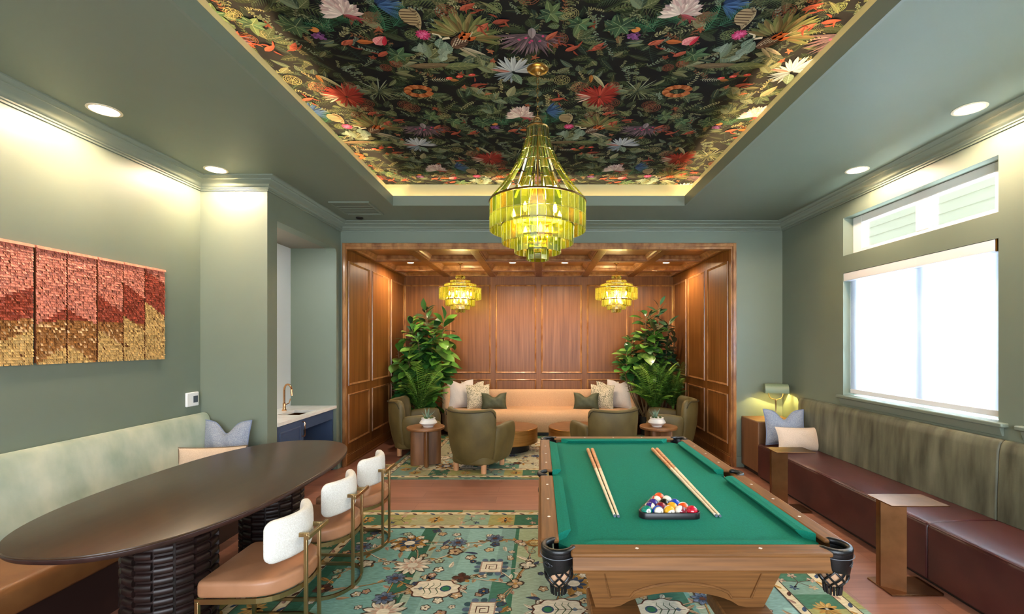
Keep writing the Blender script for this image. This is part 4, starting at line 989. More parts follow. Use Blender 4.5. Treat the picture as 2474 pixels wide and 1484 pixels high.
for s, side in ((-1, 'bar niche'), (1, 'desk lamp')):
    q = 'at the sofa end toward the '+side
    pillow('sofa_cushion', 'large oatmeal linen cushion '+q, (s*1.42, 8.30, ZS), 0.50, 0.52, 0.17, (radians(-14), 0, s*radians(-28)), GREYL, 'oatmeal cushions', 0.05, GREYL)
    pillow('sofa_cushion', 'cream cushion with a small speckled print '+q, (s*1.10, 8.22, ZS), 0.44, 0.44, 0.16, (radians(-16), 0, s*radians(-22)), PRINT, 'speckled cushions', 0.06, PRINT)
    pillow('sofa_cushion', 'small dark green velvet lumbar cushion '+q, (s*0.82, 8.12, ZS), 0.46, 0.31, 0.15, (radians(-20), 0, s*radians(-8)), GVEL, 'green velvet cushions', 0.08, None)
    pillow('sofa_cushion', 'printed cushion peeping out behind the oatmeal one '+q, (s*1.24, 8.41, ZS), 0.42, 0.48, 0.12, (radians(-8), 0, s*radians(-14)), PRINT, 'cushions at the back of the sofa', 0.05, None)
# --- velvet barrel chairs
OLV = mat('olive_chair_velvet', '#4E4220', 0.55, col2='#67582F', scale=(5, 5, 4), detail=5, ramp=(0.3, 0.7), sheen=0.5, bump=0.05, bscale=(250, 250, 250))
LGT = mat('pale_wood_leg', '#C89268', 0.5)
def armchair(loc, rz, label):        # faces +y
    t = thing('armchair', label, 'armchair', loc, rz, 'olive velvet armchairs')
    def path(a0, a1, n, rx=0.345, ry=0.36): return [(rx*sin(radians(a0+(a1-a0)*i/n)), -ry*cos(radians(a0+(a1-a0)*i/n))) for i in range(n+1)]
    tap = lambda z, _: -0.075*max(0, (0.50-z)/0.40)**1.3+0.025*max(0, (z-0.5)/0.32)   # outward is to the right of heading
    pth = path(-66, 66, 28)
    m = MB(); m.ribbon(pth, 0.115, 0.10, lambda s: 0.80+0.028*abs(2*s-1)**2-0.05*max(0, abs(2*s-1)-0.82)/0.18, 3.4, 24, off=tap, end=0.05)
    bk_ = m.build('backrest', OLV, t, ang=70)
    pts = []
    for i in range(25):
        s_ = 0.05+0.9*i/24; a = radians(-66+132*s_); zz = 0.775+0.028*abs(2*s_-1)**2-(0.10 if i in (0, 24) else 0.03 if i in (1, 23) else 0)
        o_ = 0.0585+tap(zz, 0); pts.append(((0.345+o_)*sin(a), -(0.36+o_)*cos(a), zz))
    MB().tube(pts, 0.0055, 6).build('piping', mat('dark_olive_piping', '#2E2814', 0.7), bk_)
    for s in (-1, 1):
        ap_ = [(s*0.345*sin(radians(58+34*i/8)), -0.36*cos(radians(58+34*i/8))) for i in range(9)]+[(s*(0.345+0.012*sin(pi*i/8)), 0.012+0.29*i/8) for i in range(1, 9)]
        if s < 0: ap_ = ap_[::-1]
        # heading chosen so that outward stays on the right
        f = (lambda v: v) if s > 0 else (lambda v: 1-v)
        m = MB(); m.ribbon(ap_, 0.115, 0.105, lambda v: 0.575+0.035*sin(pi*min(1, f(v)*1.05)*0.75), 3.0, 22, off=tap, end=0.07); m.build('armrest', OLV, t, ang=70)
    m = MB(); m.slab(sup(0.285, 0.33, 3, 40, (0, 0.0)), 0.26, 0.44, 0.05, 0.03, 4, crown=0.025); m.build('seat_cushion', OLV, t, ang=70)
    m = MB(); m.slab(sup(0.30, 0.33, 3, 40, (0, 0.0)), 0.105, 0.265, 0.02, 0.03, 4); m.build('seat_base', OLV, t, ang=70)
    for x, y in ((-0.20, -0.24), (0.20, -0.24), (-0.22, 0.22), (0.22, 0.22)):
        MB().lathe([(0.0, 0), (0.030, 0), (0.034, 0.004), (0.036, 0.125), (0, 0.125)], 18, (x, y, 0)).build('leg', LGT, t)
armchair((-0.80, 5.98, 0.013), radians(-22), 'olive velvet armchair with its whole back and pale feet showing on the rug')
armchair((0.86, 5.98, 0.013), radians(20), 'olive velvet armchair turned away, its lower half hidden by the pool table')
armchair((-1.82, 6.80, 0.013), radians(-82), 'olive velvet armchair seen side on by the left panelled wall')
armchair((1.93, 6.86, 0.013), radians(80), 'olive velvet armchair in shade by the panelled wall near the desk lamp')
# --- drum tables
GOLD = mat('brushed_gold', '#B98A4C', 0.36, 0.85, col2='#A0743C', scale=(3, 3, 40), detail=6)
GTOP = mat('bronze_table_top', '#8C6444', 0.42, 0.3, col2='#7A5638', scale=(6, 6, 6))
for x, y, r, lab in ((-0.47, 6.98, 0.43, 'round brushed gold drum coffee table beside the turned-away armchair'), (0.57, 7.00, 0.44, 'round brushed gold drum coffee table partly hidden by the pool table')):
    t = thing('coffee_table', lab, 'coffee table', (x, y, 0.013), 0, 'gold drum coffee tables')
    MB().lathe([(0, 0), (r*0.70, 0), (r*0.70, 0.125), (0, 0.125)], 56).build('base', BLACK, t)
    MB().lathe([(0, 0.125), (r-0.006, 0.125), (r, 0.131), (r, 0.347), (r-0.004, 0.351), (0, 0.351)], 72).build('drum', GOLD, t)
    MB().lathe([(0, 0.351), (r-0.01, 0.351), (r-0.01, 0.3535), (0, 0.3535)], 72).build('table_top', GTOP, t)
# --- round wooden side tables with lobed legs
WAL = mat('walnut', '#93623A', 0.45, col2='#5E3C20', scale=(12, 12, 1.6), detail=6, ramp=(0.25, 0.75), coat=0.1); WALT = mat('walnut_top', '#96653A', 0.4, col2='#6E4626', scale=(2, 18, 18), detail=6, ramp=(0.25, 0.75), coat=0.15)
for x, y, lab, ro in ((-1.54, 6.13, 'round walnut side table between the two olive armchairs by the bar side', 0.3), (1.60, 6.16, 'round walnut side table half hidden by the far corner of the pool table', 0.9)):
    t = thing('side_table', lab, 'side table', (x, y, 0.013), ro, 'round walnut side tables')
    MB().slab([(0.25*(1+0.012*sin(5*a))*cos(a), 0.25*(1+0.012*sin(5*a))*sin(a)) for a in [2*pi*i/56 for i in range(56)]], 0.475, 0.508, 0.008, 0.008).build('table_top', WALT, t, ang=50)
    for k in range(4):
        a = pi/2*k; out = [(0.02, -0.05), (0.13, -0.05)]+[(0.13+0.07*cos(b), 0.05*sin(b)) for b in [-pi/2+pi*i/8 for i in range(1, 8)]]+[(0.13, 0.05), (0.02, 0.05)]
        if k % 2: out = [(u*1.0, v*0.62) for u, v in out]
        MB().prism([(u*cos(a)-v*sin(a), u*sin(a)+v*cos(a)) for u, v in out], 'z', 0.0, 0.476).build('leg', WAL, t, ang=40, bevel=0.004)
# ---------------------------------------------------------------- plants
def leafmesh(mb, base, d, up, L, W, col, shape='fiddle', fold=0.25, droop=0.3, n=6):
    d = Vector(d).normalized(); up = Vector(up); up = (up-d*up.dot(d)).normalized(); sd = d.cross(up); base = Vector(base); G = []
    for i in range(n+1):
        f = i/n
        if shape == 'fiddle': w_ = W*(0.62*sin(pi*min(1, f*0.98+0.02))**0.7*(0.62+0.75*f))
        elif shape == 'blade': w_ = W*(1-f)**0.7*(0.35+0.65*min(1, f*5))
        else: w_ = W*0.85*sin(pi*min(1, f*0.97+0.03))**0.8
        c = base+d*(L*f)-up*(droop*L*f*f); G.append([tuple(c+sd*(w_/2*s)+up*(fold*w_/2*abs(s))) for s in (-1, 0, 1)])
    b = len(mb.v)
    for r_ in G: mb.v += r_
    for i in range(n):
        for j in range(2):
            k = 0.9 if j == 0 else 1.06
            mb.face((b+i*3+j, b+i*3+j+1, b+(i+1)*3+j+1, b+(i+1)*3+j), 0, tuple(min(1, q*k) for q in col))
LEAF = mat('glossy_leaf', '#FFFFFF', 0.32, attr='Col', coat=0.15); STEM = mat('plant_stem', '#6E5A3C', 0.7); POT = mat('dark_planter', '#15171A', 0.5); SOIL = mat('soil', '#2A2018', 0.9)
FERN = mat('fern_frond', '#FFFFFF', 0.5, attr='Col')
def potted_tree(name, label, loc, tips, greens, shape, nleaf, L, W, droop, grp=None, rpot=0.17, hpot=0.34, z0=0.62, seed=1):
    rg = random.Random(seed); t = thing(name, label, 'plant', loc, 0, grp)
    MB().lathe([(0, 0), (rpot*0.8, 0), (rpot, hpot), (rpot-0.02, hpot), (rpot-0.025, hpot-0.03), (0, hpot-0.03)], 28).build('planter', POT, t)
    MB().lathe([(0, hpot-0.028), (rpot-0.03, hpot-0.026), (0, hpot-0.01)], 20, cap=False).build('soil', SOIL, t)
    sm, fm = MB(), MB()
    for q, tip in enumerate(tips):
        b = Vector((rg.uniform(-0.05, 0.05), rg.uniform(-0.05, 0.05), hpot-0.03)); tp = Vector(tip)
        mid = Vector((b.x*0.3+tp.x*0.8, b.y*0.3+tp.y*0.8, b.z*0.55+tp.z*0.42))+Vector((rg.uniform(-0.05, 0.05), rg.uniform(-0.04, 0.04), 0.0)); pts = []
        for i in range(11):
            f = i/10; pts.append((1-f)**2*b+2*f*(1-f)*mid+f*f*tp)
        sm.tube(pts, lambda f: 0.014-0.008*f, 7)
        ga = rg.uniform(0, 6)
        zmin = max(z0, 0.0)
        for k in range(nleaf):
            f = (k+0.5)/nleaf; f = 0.22+0.78*f**0.72
            p = pts[min(9, int(f*10))].lerp(pts[min(10, int(f*10)+1)], f*10-int(f*10) if f < 1 else 1); 
            if p.z < zmin: continue
            ga += 2.4+rg.uniform(-0.4, 0.4); el = rg.uniform(-0.25, 0.55)+(0.8*max(0, (f-0.86)/0.14))
            d = Vector((cos(ga)*cos(el), sin(ga)*cos(el)*0.85, sin(el)))
            ll = L*rg.uniform(0.72, 1.12)*(1-0.3*max(0, (f-0.8)/0.2)); c = lin(rg.choice(greens)); k_ = rg.uniform(0.75, 1.2)
            base = p+d*0.05; sm.tube([p, base], 0.004, 5)
            # keep the foliage inside the alcove
            e = Vector(loc)+base+d*ll
            if (e.x < AX0+0.12 and d.x < 0) or (e.x > AX1-0.12 and d.x > 0): d.x *= -0.7; base = p+d*0.05
            if e.y > AY1-0.10: d.y *= -0.7; base = p+d*0.05
            e = Vector(loc)+base+d*ll
            if e.x < AX0+0.11 or e.x > AX1-0.11 or e.y > AY1-0.09: continue
            if (abs(e.x) < 1.66 and e.z < 1.02) or (abs(e.x) < 1.42 and e.z < 1.22): continue
            leafmesh(fm, base, d, (rg.uniform(-0.3, 0.3), rg.uniform(-0.6, 0.0), 1), ll, W*ll/L*rg.uniform(0.85, 1.1), [min(1, v*k_) for v in c], shape, rg.uniform(0.1, 0.35), droop*rg.uniform(0.5, 1.4))
    sm.build('stem', STEM, t); fm.build('foliage', LEAF, t, ang=80)
    return t
FG = ['#487A2A', '#5A8C34', '#35682A', '#6C9A40', '#285426', '#7CA24A', '#366C36']
RG = ['#2E4C32', '#38562E', '#26422C', '#48562F', '#5A5438', '#284C36']
potted_tree('fiddle_leaf_fig', 'tall fiddle leaf fig with broad bright leaves, behind the armchair seen side on', (-2.04, 7.92, 0), [(-0.42, -0.05, 1.55), (-0.22, 0.1, 1.85), (-0.05, -0.12, 1.70), (0.18, 0.05, 1.85), (0.36, 0.02, 2.02), (0.32, -0.05, 1.45), (-0.34, -0.15, 1.15), (-0.45, -0.2, 0.95), (0.1, -0.18, 1.25), (0.34, -0.1, 1.15), (-0.2, -0.2, 1.4)], FG, 'fiddle', 46, 0.32, 0.31, 0.35, 'potted trees in the alcove', z0=0.55, seed=3)
potted_tree('rubber_plant', 'taller dark green rubber plant in the back corner near the bar side', (-2.18, 8.26, 0), [(-0.16, 0.0, 2.0), (0.08, 0.1, 2.25), (0.16, -0.12, 2.1), (-0.05, -0.1, 1.8), (0.0, 0.0, 1.5)], RG[:3]+FG[2:5], 'oval', 36, 0.29, 0.19, 0.3, 'potted trees in the alcove', z0=0.7, seed=5)
potted_tree('fiddle_leaf_fig', 'fiddle leaf fig with bright round leaves behind the sofa end near the desk lamp', (1.88, 8.10, 0), [(-0.36, -0.05, 1.45), (-0.22, 0.06, 1.65), (-0.02, -0.08, 2.12), (0.16, 0.0, 1.85), (-0.25, -0.1, 1.2), (0.10, -0.12, 1.5), (-0.38, 0.0, 1.25), (-0.05, -0.15, 1.75)], FG, 'fiddle', 42, 0.30, 0.30, 0.35, 'potted trees in the alcove', z0=0.75, seed=8, rpot=0.11)
potted_tree('rubber_plant', 'dark bronze-green rubber plant in the back corner near the desk lamp', (2.12, 8.08, 0), [(-0.17, 0.0, 2.12), (0.02, 0.1, 2.30), (0.14, -0.08, 2.0), (0.08, -0.16, 1.6), (-0.14, -0.18, 1.85), (0.22, -0.05, 1.4), (0.0, -0.2, 1.3), (0.26, 0.0, 1.75)], RG, 'oval', 40, 0.29, 0.14, 0.22, 'potted trees in the alcove', z0=0.6, seed=12)
def fern(label, loc, hpot, nf, Lf, lean, seed, rpot=0.12):
    rg = random.Random(seed); t = thing('potted_fern', label, 'plant', loc, 0, 'ferns in the alcove')
    MB().lathe([(0, 0), (rpot*0.85, 0), (rpot, hpot), (rpot-0.015, hpot), (rpot-0.02, hpot-0.03), (0, hpot-0.03)], 24).build('planter', POT, t)
    for k in range(nf):
        a = 2*pi*k/nf+rg.uniform(-0.25, 0.25); ln_ = Lf*rg.uniform(0.75, 1.1); up = rg.uniform(0.85, 1.2) if k % 3 else 1.35
        d = Vector((cos(a)+lean[0], sin(a)*0.8+lean[1], 0)); pts = []
        for i in range(13):
            f = i/12; pts.append(Vector((d.x*ln_*0.42*f**1.4, d.y*ln_*0.42*f**1.4, hpot-0.03+ln_*(up*f-0.50*f*f))))
        if loc[0]+pts[-1].x > AX1-0.16: pts = [Vector((p.x-(p.x*1.0 if p.x > 0 else 0)*0.75, p.y, p.z)) for p in pts]
        m = MB(); c0 = lin(rg.choice(['#7CA83C', '#669634', '#548630', '#92B44C', '#44762C']))
        m.tube(pts, lambda f: 0.0035-0.002*f, 5, col=tuple(c0)) 
        for i in range(1, 12):
            for h_ in (0, 0.5):
                f = (i+h_)/12
                if f > 0.98 or f < 0.14: continue
                p = pts[i].lerp(pts[i+1], h_); tg = (pts[i+1]-pts[i]).normalized(); sd = tg.cross(Vector((0, 0, 1)))
                if sd.length < 1e-3: sd = Vector((1, 0, 0))
                sd.normalize(); lw_ = 0.16*ln_*sin(pi*min(1, 0.12+f*0.86))**0.7+0.012
                for s in (-1, 1):
                    dd = (sd*s*0.9+tg*0.55-Vector((0, 0, 0.12))).normalized(); kk = rg.uniform(0.75, 1.25)
                    e = Vector(loc)+p+dd*lw_
                    if e.x > AX1-0.05 or e.x < AX0+0.05: continue
                    leafmesh(m, p, dd, sd.cross(tg)*s if False else Vector((0, 0, 1)), lw_, 0.027*ln_/0.7, [min(1, v*kk) for v in c0], 'oval', 0.1, 0.12, 3)
        m.build('frond', FERN, t, ang=80)
fern('bright green potted fern between the side-on armchair and the sofa end', (-1.93, 7.30, 0), 0.50, 24, 0.98, (0.22, -0.1), 4)
fern('bright green potted fern closest to the sofa end on the desk lamp side', (1.86, 7.40, 0), 0.50, 26, 0.98, (-0.08, -0.12), 6)
fern('bright green potted fern against the panelled wall on the desk lamp side', (2.20, 7.52, 0), 0.52, 24, 0.92, (-0.02, -0.15), 9, rpot=0.10)
WCER = mat('white_ceramic', '#EFEBE4', 0.35)
SUCC = mat('succulent', '#FFFFFF', 0.5, attr='Col')
for x, y, lab, sd_ in ((-1.50, 6.11, 'white faceted bowl of succulents on the side table nearer the bar', 2), (1.575, 6.14, 'white faceted bowl of succulents on the side table behind the pool table', 5)):
    t = thing('succulent_bowl', lab, 'planter', (x, y, 0.522), 0, 'white bowls of succulents'); rg = random.Random(sd_)
    MB().lathe([(0, 0.0), (0.068, 0.0), (0.07, 0.012), (0.118, 0.052), (0.116, 0.060), (0.088, 0.10), (0.092, 0.118), (0.084, 0.118), (0.080, 0.104), (0, 0.10)], 40).build('bowl', WCER, t, ang=25)
    m = MB()
    for i in range(12):
        a = 2*pi*i/12+rg.uniform(-0.2, 0.2); el = rg.uniform(0.6, 1.25); leafmesh(m, (-0.015, 0, 0.10), (cos(a)*cos(el), sin(a)*cos(el), sin(el)), (0, 0, 1), rg.uniform(0.11, 0.17), 0.03, lin(rg.choice(['#7D9A86', '#8FA894', '#6C8A74'])), 'blade', 0.5, -0.1, 4)
    m.build('agave', SUCC, t, ang=80)
    m = MB()
    for q in range(5):
        cx_, cy_ = 0.05*cos(q*1.3+0.4), 0.05*sin(q*1.3+0.4)
        for i in range(14):
            a = 2*pi*i/14*2.6; el = 0.15+1.2*i/14; leafmesh(m, (cx_, cy_, 0.105), (cos(a)*cos(el), sin(a)*cos(el), sin(el)), (0, 0, 1), 0.03, 0.02, lin(rg.choice(['#4F6A34', '#5F7A3E', '#3E5A30', '#7A6A48'])), 'oval', 0.4, -0.4, 3)
    m.build('rosette', SUCC, t, ang=80)
# ================================================================ PRINTED PATTERNS: papered ceiling, rugs
class Flat:
    def __init__(s, seed=1): s.p = []; s.l = 0; s.r = random.Random(seed); s.fs = 0
    def add(s, pts, col, dl=0): s.p.append((pts, col, s.l+dl))
    def up(s, n=1): s.l += n
    def jit(s, c, k=0.18):
        f = s.r.uniform(1-k, 1+k); return tuple(min(1, q*f) for q in (lin(c) if isinstance(c, str) else c))
    def leaf(s, x, y, L, W, a, c, vein=None, bend=0.0, n=6, tipw=0.5):
        ca, sa = cos(a), sin(a); lf, rt = [], []
        for i in range(n+1):
            f = i/n; w_ = W/2*sin(pi*f**(0.5+tipw*0.5))**0.85 if 0 < f < 1 else 0; b = bend*L*f*f
            u = L*f
            lf.append((x+u*ca-(b+w_)*sa, y+u*sa+(b+w_)*ca)); rt.append((x+u*ca-(b-w_)*sa, y+u*sa+(b-w_)*ca))
        col = s.jit(c); dk = tuple(q*0.72 for q in col)
        mid = [(x+L*i/n*ca-bend*L*(i/n)**2*sa, y+L*i/n*sa+bend*L*(i/n)**2*ca) for i in range(n+1)]
        for i in range(n):
            s.add([mid[i], mid[i+1], lf[i+1], lf[i]], col); s.add([mid[i], rt[i], rt[i+1], mid[i+1]], dk)
        if vein:
            v = s.jit(vein, 0.1); h = max(W*0.022, 0.0012)
            s.line(mid[:-1], h*2, v, 1)
            if W > 0.05:
                for i in range(1, n):
                    for side in (lf, rt):
                        q = (mid[i][0]*0.2+side[min(n, i+1)][0]*0.8, mid[i][1]*0.2+side[min(n, i+1)][1]*0.8); s.line([mid[i], q], h*1.1, v, 1)
    def line(s, pts, w_, c, dl=0, w2=None):
        w2 = w_ if w2 is None else w2; m = len(pts)
        for i in range(m-1):
            (ax, ay), (bx, by) = pts[i], pts[i+1]; dx, dy = bx-ax, by-ay; l = hypot(dx, dy) or 1; nx_, ny_ = -dy/l, dx/l
            u = (w_+(w2-w_)*i/(m-1))/2; v = (w_+(w2-w_)*(i+1)/(m-1))/2
            s.add([(ax+nx_*u, ay+ny_*u), (ax-nx_*u, ay-ny_*u), (bx-nx_*v, by-ny_*v), (bx+nx_*v, by+ny_*v)], c, dl)
    def disc(s, x, y, rx, ry, c, a=0, n=12, dl=0, wob=0):
        ca, sa = cos(a), sin(a); pts = []
        for i in range(n):
            t = 2*pi*i/n; k = 1+wob*s.r.uniform(-1, 1); u, v = rx*k*cos(t), ry*k*sin(t); pts.append((x+u*ca-v*sa, y+u*sa+v*ca))
        s.add(pts, s.jit(c, 0.1), dl)
    def fern(s, x, y, L, a, c, W=0.3, n=13, bend=0.15):
        pts = [(x+L*f*cos(a+bend*f*2), y+L*f*sin(a+bend*f*2)) for f in [i/n for i in range(n+1)]]
        col = s.jit(c)
        for i in range(1, n):
            f = i/n; ll = W*L*sin(pi*min(1, 0.15+0.85*f))**0.8
            for sd in (-1, 1):
                aa = a+bend*f*2+sd*1.0; px, py = pts[i]; tx, ty = px+ll*cos(aa), py+ll*sin(aa); h = L*0.018
                s.add([(px-h*cos(a), py-h*sin(a)), (px+h*cos(a), py+h*sin(a)), (tx+h*0.3*cos(a), ty+h*0.3*sin(a)), (tx, ty)], s.jit(col, 0.2))
        s.line(pts, L*0.014, tuple(q*1.4 for q in col), 1)
    def fan(s, x, y, Rr, a0, a1, n, cols, w_=0.16, r0=0.1, jitter=0.15):
        for i in range(n):
            a = a0+(a1-a0)*(i+0.5)/n; L = Rr*s.r.uniform(1-jitter, 1); s.l += s.fs; s.leaf(x+r0*Rr*cos(a), y+r0*Rr*sin(a), L*(1-r0), w_*Rr, a, s.r.choice(cols), None, s.r.uniform(-0.1, 0.1), 5, 1.6)
    def sprig(s, x, y, L, a, c, n=9, sz=0.022):
        px, py = x, y; aa = a; pts = [(x, y)]
        for i in range(n):
            aa += s.r.uniform(-0.25, 0.25); px += L/n*cos(aa); py += L/n*sin(aa); pts.append((px, py))
            for sd in (-1, 1): s.leaf(px, py, sz*s.r.uniform(0.7, 1.5), sz*0.55, aa+sd*s.r.uniform(0.5, 1.2), c, None, 0, 3)
        s.line(pts, 0.003, s.jit('#5A5238'))
    def emit(s, mb, z, dz, sgn, M=None, clip=None, gain=1.0):
        for pts, c, l in s.p:
            q = [M(p) for p in pts] if M else pts
            if clip:
                cx_ = sum(p[0] for p in q)/len(q); cy_ = sum(p[1] for p in q)/len(q)
                if not (clip[0] < cx_ < clip[1] and clip[2] < cy_ < clip[3]): continue
            ar = sum(q[i-1][0]*q[i][1]-q[i][0]*q[i-1][1] for i in range(len(q)))
            if ar*sgn < 0: q = q[::-1]
            mb.poly([(p[0], p[1], z+sgn*dz*(l+1)) for p in q], 0, tuple(v*gain for v in c))

# ---- one repeat of the paper; u to the right, v towards the viewer
PX, PY = 1.93, 1.18
W_ = Flat(21); r_ = W_.r; W_.fs = 1
def at(px, py): s = (828-py)/1.885; return ((px-1305)/s, -1100/s)
DG = ['#1C261B', '#232F20', '#18221E', '#2B3626', '#1F2C28', '#323A2A', '#182424']
MG = ['#46543A', '#55603F', '#3B4F3C', '#5E6648', '#4A5A4E', '#6A6A4C', '#37493A']
LG = ['#7D8464', '#8C8A6A', '#6F7F6A', '#94936F', '#7A8C7C', '#A09870']
OR = ['#8E4A32', '#A05A40', '#7E3C2A', '#A86A4C']
for i in range(190):
    if i % 10 == 0: W_.up()
    W_.leaf(r_.uniform(0, PX), r_.uniform(0, PY), r_.uniform(0.07, 0.2), r_.uniform(0.03, 0.075), r_.uniform(0, 6.28), r_.choice(DG), r_.choice(MG), r_.uniform(-0.3, 0.3))
for i in range(34):
    if i % 4 == 0: W_.up()
    W_.fern(r_.uniform(0, PX), r_.uniform(0, PY), r_.uniform(0.13, 0.28), r_.uniform(0, 6.28), r_.choice(DG+MG), r_.uniform(0.22, 0.36), 12)
for i in range(90):
    if i % 6 == 0: W_.up()
    W_.sprig(r_.uniform(0, PX), r_.uniform(0, PY), r_.uniform(0.10, 0.22), r_.uniform(0, 6.28), r_.choice(MG+LG+['#7A5038']), 8, r_.uniform(0.014, 0.026))
for i in range(74):
    if i % 5 == 0: W_.up(2)
    W_.leaf(r_.uniform(0, PX), r_.uniform(0, PY), r_.uniform(0.06, 0.15), r_.uniform(0.028, 0.06), r_.uniform(0, 6.28), r_.choice(MG), r_.choice(LG), r_.uniform(-0.3, 0.3))
for i in range(19):
    W_.up(2); x, y = r_.uniform(0, PX), r_.uniform(0, PY); a = r_.uniform(0, 6.28)
    for k in range(r_.randint(3, 5)):
        W_.up(); W_.leaf(x, y, r_.uniform(0.09, 0.17), r_.uniform(0.05, 0.08), a+k*0.7+r_.uniform(-0.2, 0.2), r_.choice(MG+LG[:3]), r_.choice(LG), r_.uniform(-0.2, 0.2))
for i in range(30):
    W_.up(); W_.sprig(r_.uniform(0, PX), r_.uniform(0, PY), r_.uniform(0.08, 0.17), r_.uniform(0, 6.28), r_.choice(LG+['#A8A37C', '#9A6A4A']), 8, r_.uniform(0.012, 0.02))
for i in range(16):      # netted round leaves
    W_.up(); x, y = r_.uniform(0, PX), r_.uniform(0, PY); R_ = r_.uniform(0.035, 0.065); c_ = W_.jit(r_.choice(['#8E5A44', '#6E7A52', '#9A9468', '#7E4636']))
    for k in range(9): W_.line([(x, y), (x+R_*cos(k*0.7), y+R_*sin(k*0.7))], 0.003, c_)
    for q in (0.5, 0.78, 1.0): W_.line([(x+R_*q*cos(k*0.524), y+R_*q*sin(k*0.524)) for k in range(13)], 0.0035, c_)
for i in range(16):      # small coral blossoms and crawling shapes
    W_.up(); x, y = r_.uniform(0, PX), r_.uniform(0, PY)
    c_ = r_.choice(OR)
    for k in range(5): W_.leaf(x, y, r_.uniform(0.018, 0.04), 0.016, k*1.257+r_.uniform(-0.2, 0.2), c_, None, 0, 3)
# named motifs where the photograph shows them
def wrap(p): return p
W_.up(3)
def orchid(px, py, R_, a0, a1, cols, n=15):
    x, y = at(px, py); W_.up(2); W_.fan(x, y, R_, a0, a1, n, cols, 0.17); W_.up(); W_.fan(x, y, R_*0.6, a0+0.2, a1-0.2, max(5, n//2), cols, 0.2)
# white fan blossom with blue plume
x, y = at(905, 10); W_.up(2); W_.fan(x, y, 0.17, -0.9, 1.3, 16, ['#2F4772', '#3C5A8C', '#223656', '#4A6A92'], 0.10); W_.up(); W_.fan(x, y, 0.11, -0.9, 1.3, 9, ['#27406A', '#40608E'], 0.12)
orchid(835, 22, 0.15, 1.1, 3.5, ['#E6D3CF', '#DCC2C2', '#F0E2DA', '#CFB3B8'], 16)
x, y = at(850, 32); W_.up(); W_.leaf(x, y, 0.10, 0.03, -2.0, '#A23136'); W_.leaf(x, y, 0.09, 0.02, -1.2, '#8E2A34')
# ferns below
for px, py, L, a in ((780, 62, 0.2, 0.6), (812, 75, 0.2, 2.4), (930, 75, 0.22, 1.2), (950, 62, 0.2, 0.7), (870, 60, 0.16, 2.2)):
    x, y = at(px, py); W_.up(2); W_.fern(x, y, L, a, r_.choice(['#2F5A46', '#3A6A4E', '#274C3E']), 0.4, 15)
# patterned pod
x, y = at(1000, 45); W_.up(2); W_.leaf(x, y+0.10, 0.19, 0.075, -1.5, '#9A8A6C', '#4A3A2A')
for k in range(6): W_.up(); W_.line([(x-0.03, y+0.07-k*0.022), (x+0.03, y+0.065-k*0.022)], 0.007, W_.jit('#4E3C2C'))
# big feathered fan with plaid body
x, y = at(1122, 92); W_.up(2); W_.fan(x, y, 0.25, -0.25, 2.9, 21, ['#5E6A42', '#6E7448', '#7C6A44', '#505C3A', '#857650', '#66744A'], 0.13, 0.25)
W_.up(2); W_.fan(x, y, 0.18, -0.2, 2.7, 15, ['#7A7A4E', '#6A5A38', '#8A8258'], 0.11, 0.3)
W_.up(2); W_.disc(x-0.035, y-0.03, 0.075, 0.05, '#5C4438', 0.9, 14)
for k in range(6):
    W_.up(); W_.line([(x-0.09+k*0.022, y-0.075+k*0.012), (x-0.05+k*0.022, y+0.005+k*0.012)], 0.006, W_.jit('#C2B49E'))
    W_.line([(x-0.10+k*0.012, y-0.005-k*0.014), (x+0.02+k*0.012, y+0.04-k*0.016)], 0.004, W_.jit('#2A1E18'))
W_.up(); W_.line([(x-0.09, y+0.01), (x-0.14, y-0.0), (x-0.15, y+0.035), (x-0.19, y+0.05)], 0.02, W_.jit('#C9BDA6'), 0, 0.008); W_.leaf(x-0.03, y-0.08, 0.17, 0.03, -0.5, '#B9AF98', '#7A705C'); W_.leaf(x-0.05, y-0.085, 0.15, 0.025, -0.75, '#A59A80')
for dx, dy in ((0.02, 0.02), (0.045, -0.015), (0.0, -0.005)): W_.up(); W_.leaf(x+dx-0.03, y+dy, 0.07, 0.035, 0.5, '#B85E30'); W_.leaf(x+dx-0.02, y+dy, 0.05, 0.03, 1.6, '#AA5228')
# pink thistle head
x, y = at(1022, 82); W_.up(2); W_.fan(x, y, 0.052, 0, 6.28, 26, ['#C2386C', '#D65488', '#A82A5C'], 0.2, 0.02); W_.up(); W_.fan(x, y, 0.032, 0, 6.28, 14, ['#E070A0', '#C83E78'], 0.25, 0.02)
# grey sea fan
x, y = at(1285, 78); W_.up(2); W_.fan(x, y, 0.26, -3.05, -0.15, 34, ['#5A4A54', '#6E5A64', '#8A7078', '#7A5E6A', '#4C4048'], 0.05, 0.06, 0.3); W_.up(2); W_.fan(x, y, 0.17, -2.9, -0.3, 22, ['#4E434C', '#675660'], 0.08, 0.05); W_.up(); W_.leaf(x, y+0.05, 0.10, 0.05, -1.57, '#8A8084', '#4A4048')
for k in range(6): W_.up(); W_.disc(x+r_.uniform(-0.1, 0.1), y-r_.uniform(0.02, 0.12), 0.011, 0.008, '#B0406A', r_.uniform(0, 3))
# grapes and sleeping shape as fruit
x, y = at(770, 84); W_.up(2)
for k in range(14): W_.disc(x+r_.uniform(-0.035, 0.035), y+r_.uniform(-0.03, 0.03), 0.012, 0.012, r_.choice(['#6A3C72', '#7E4E88', '#54305E']), 0, 8, k*0.15)
W_.up(3); W_.leaf(x-0.17, y+0.04, 0.16, 0.055, 0.15, '#A08A66', '#6A563C'); W_.disc(x+0.0, y+0.055, 0.028, 0.024, '#B8763C')
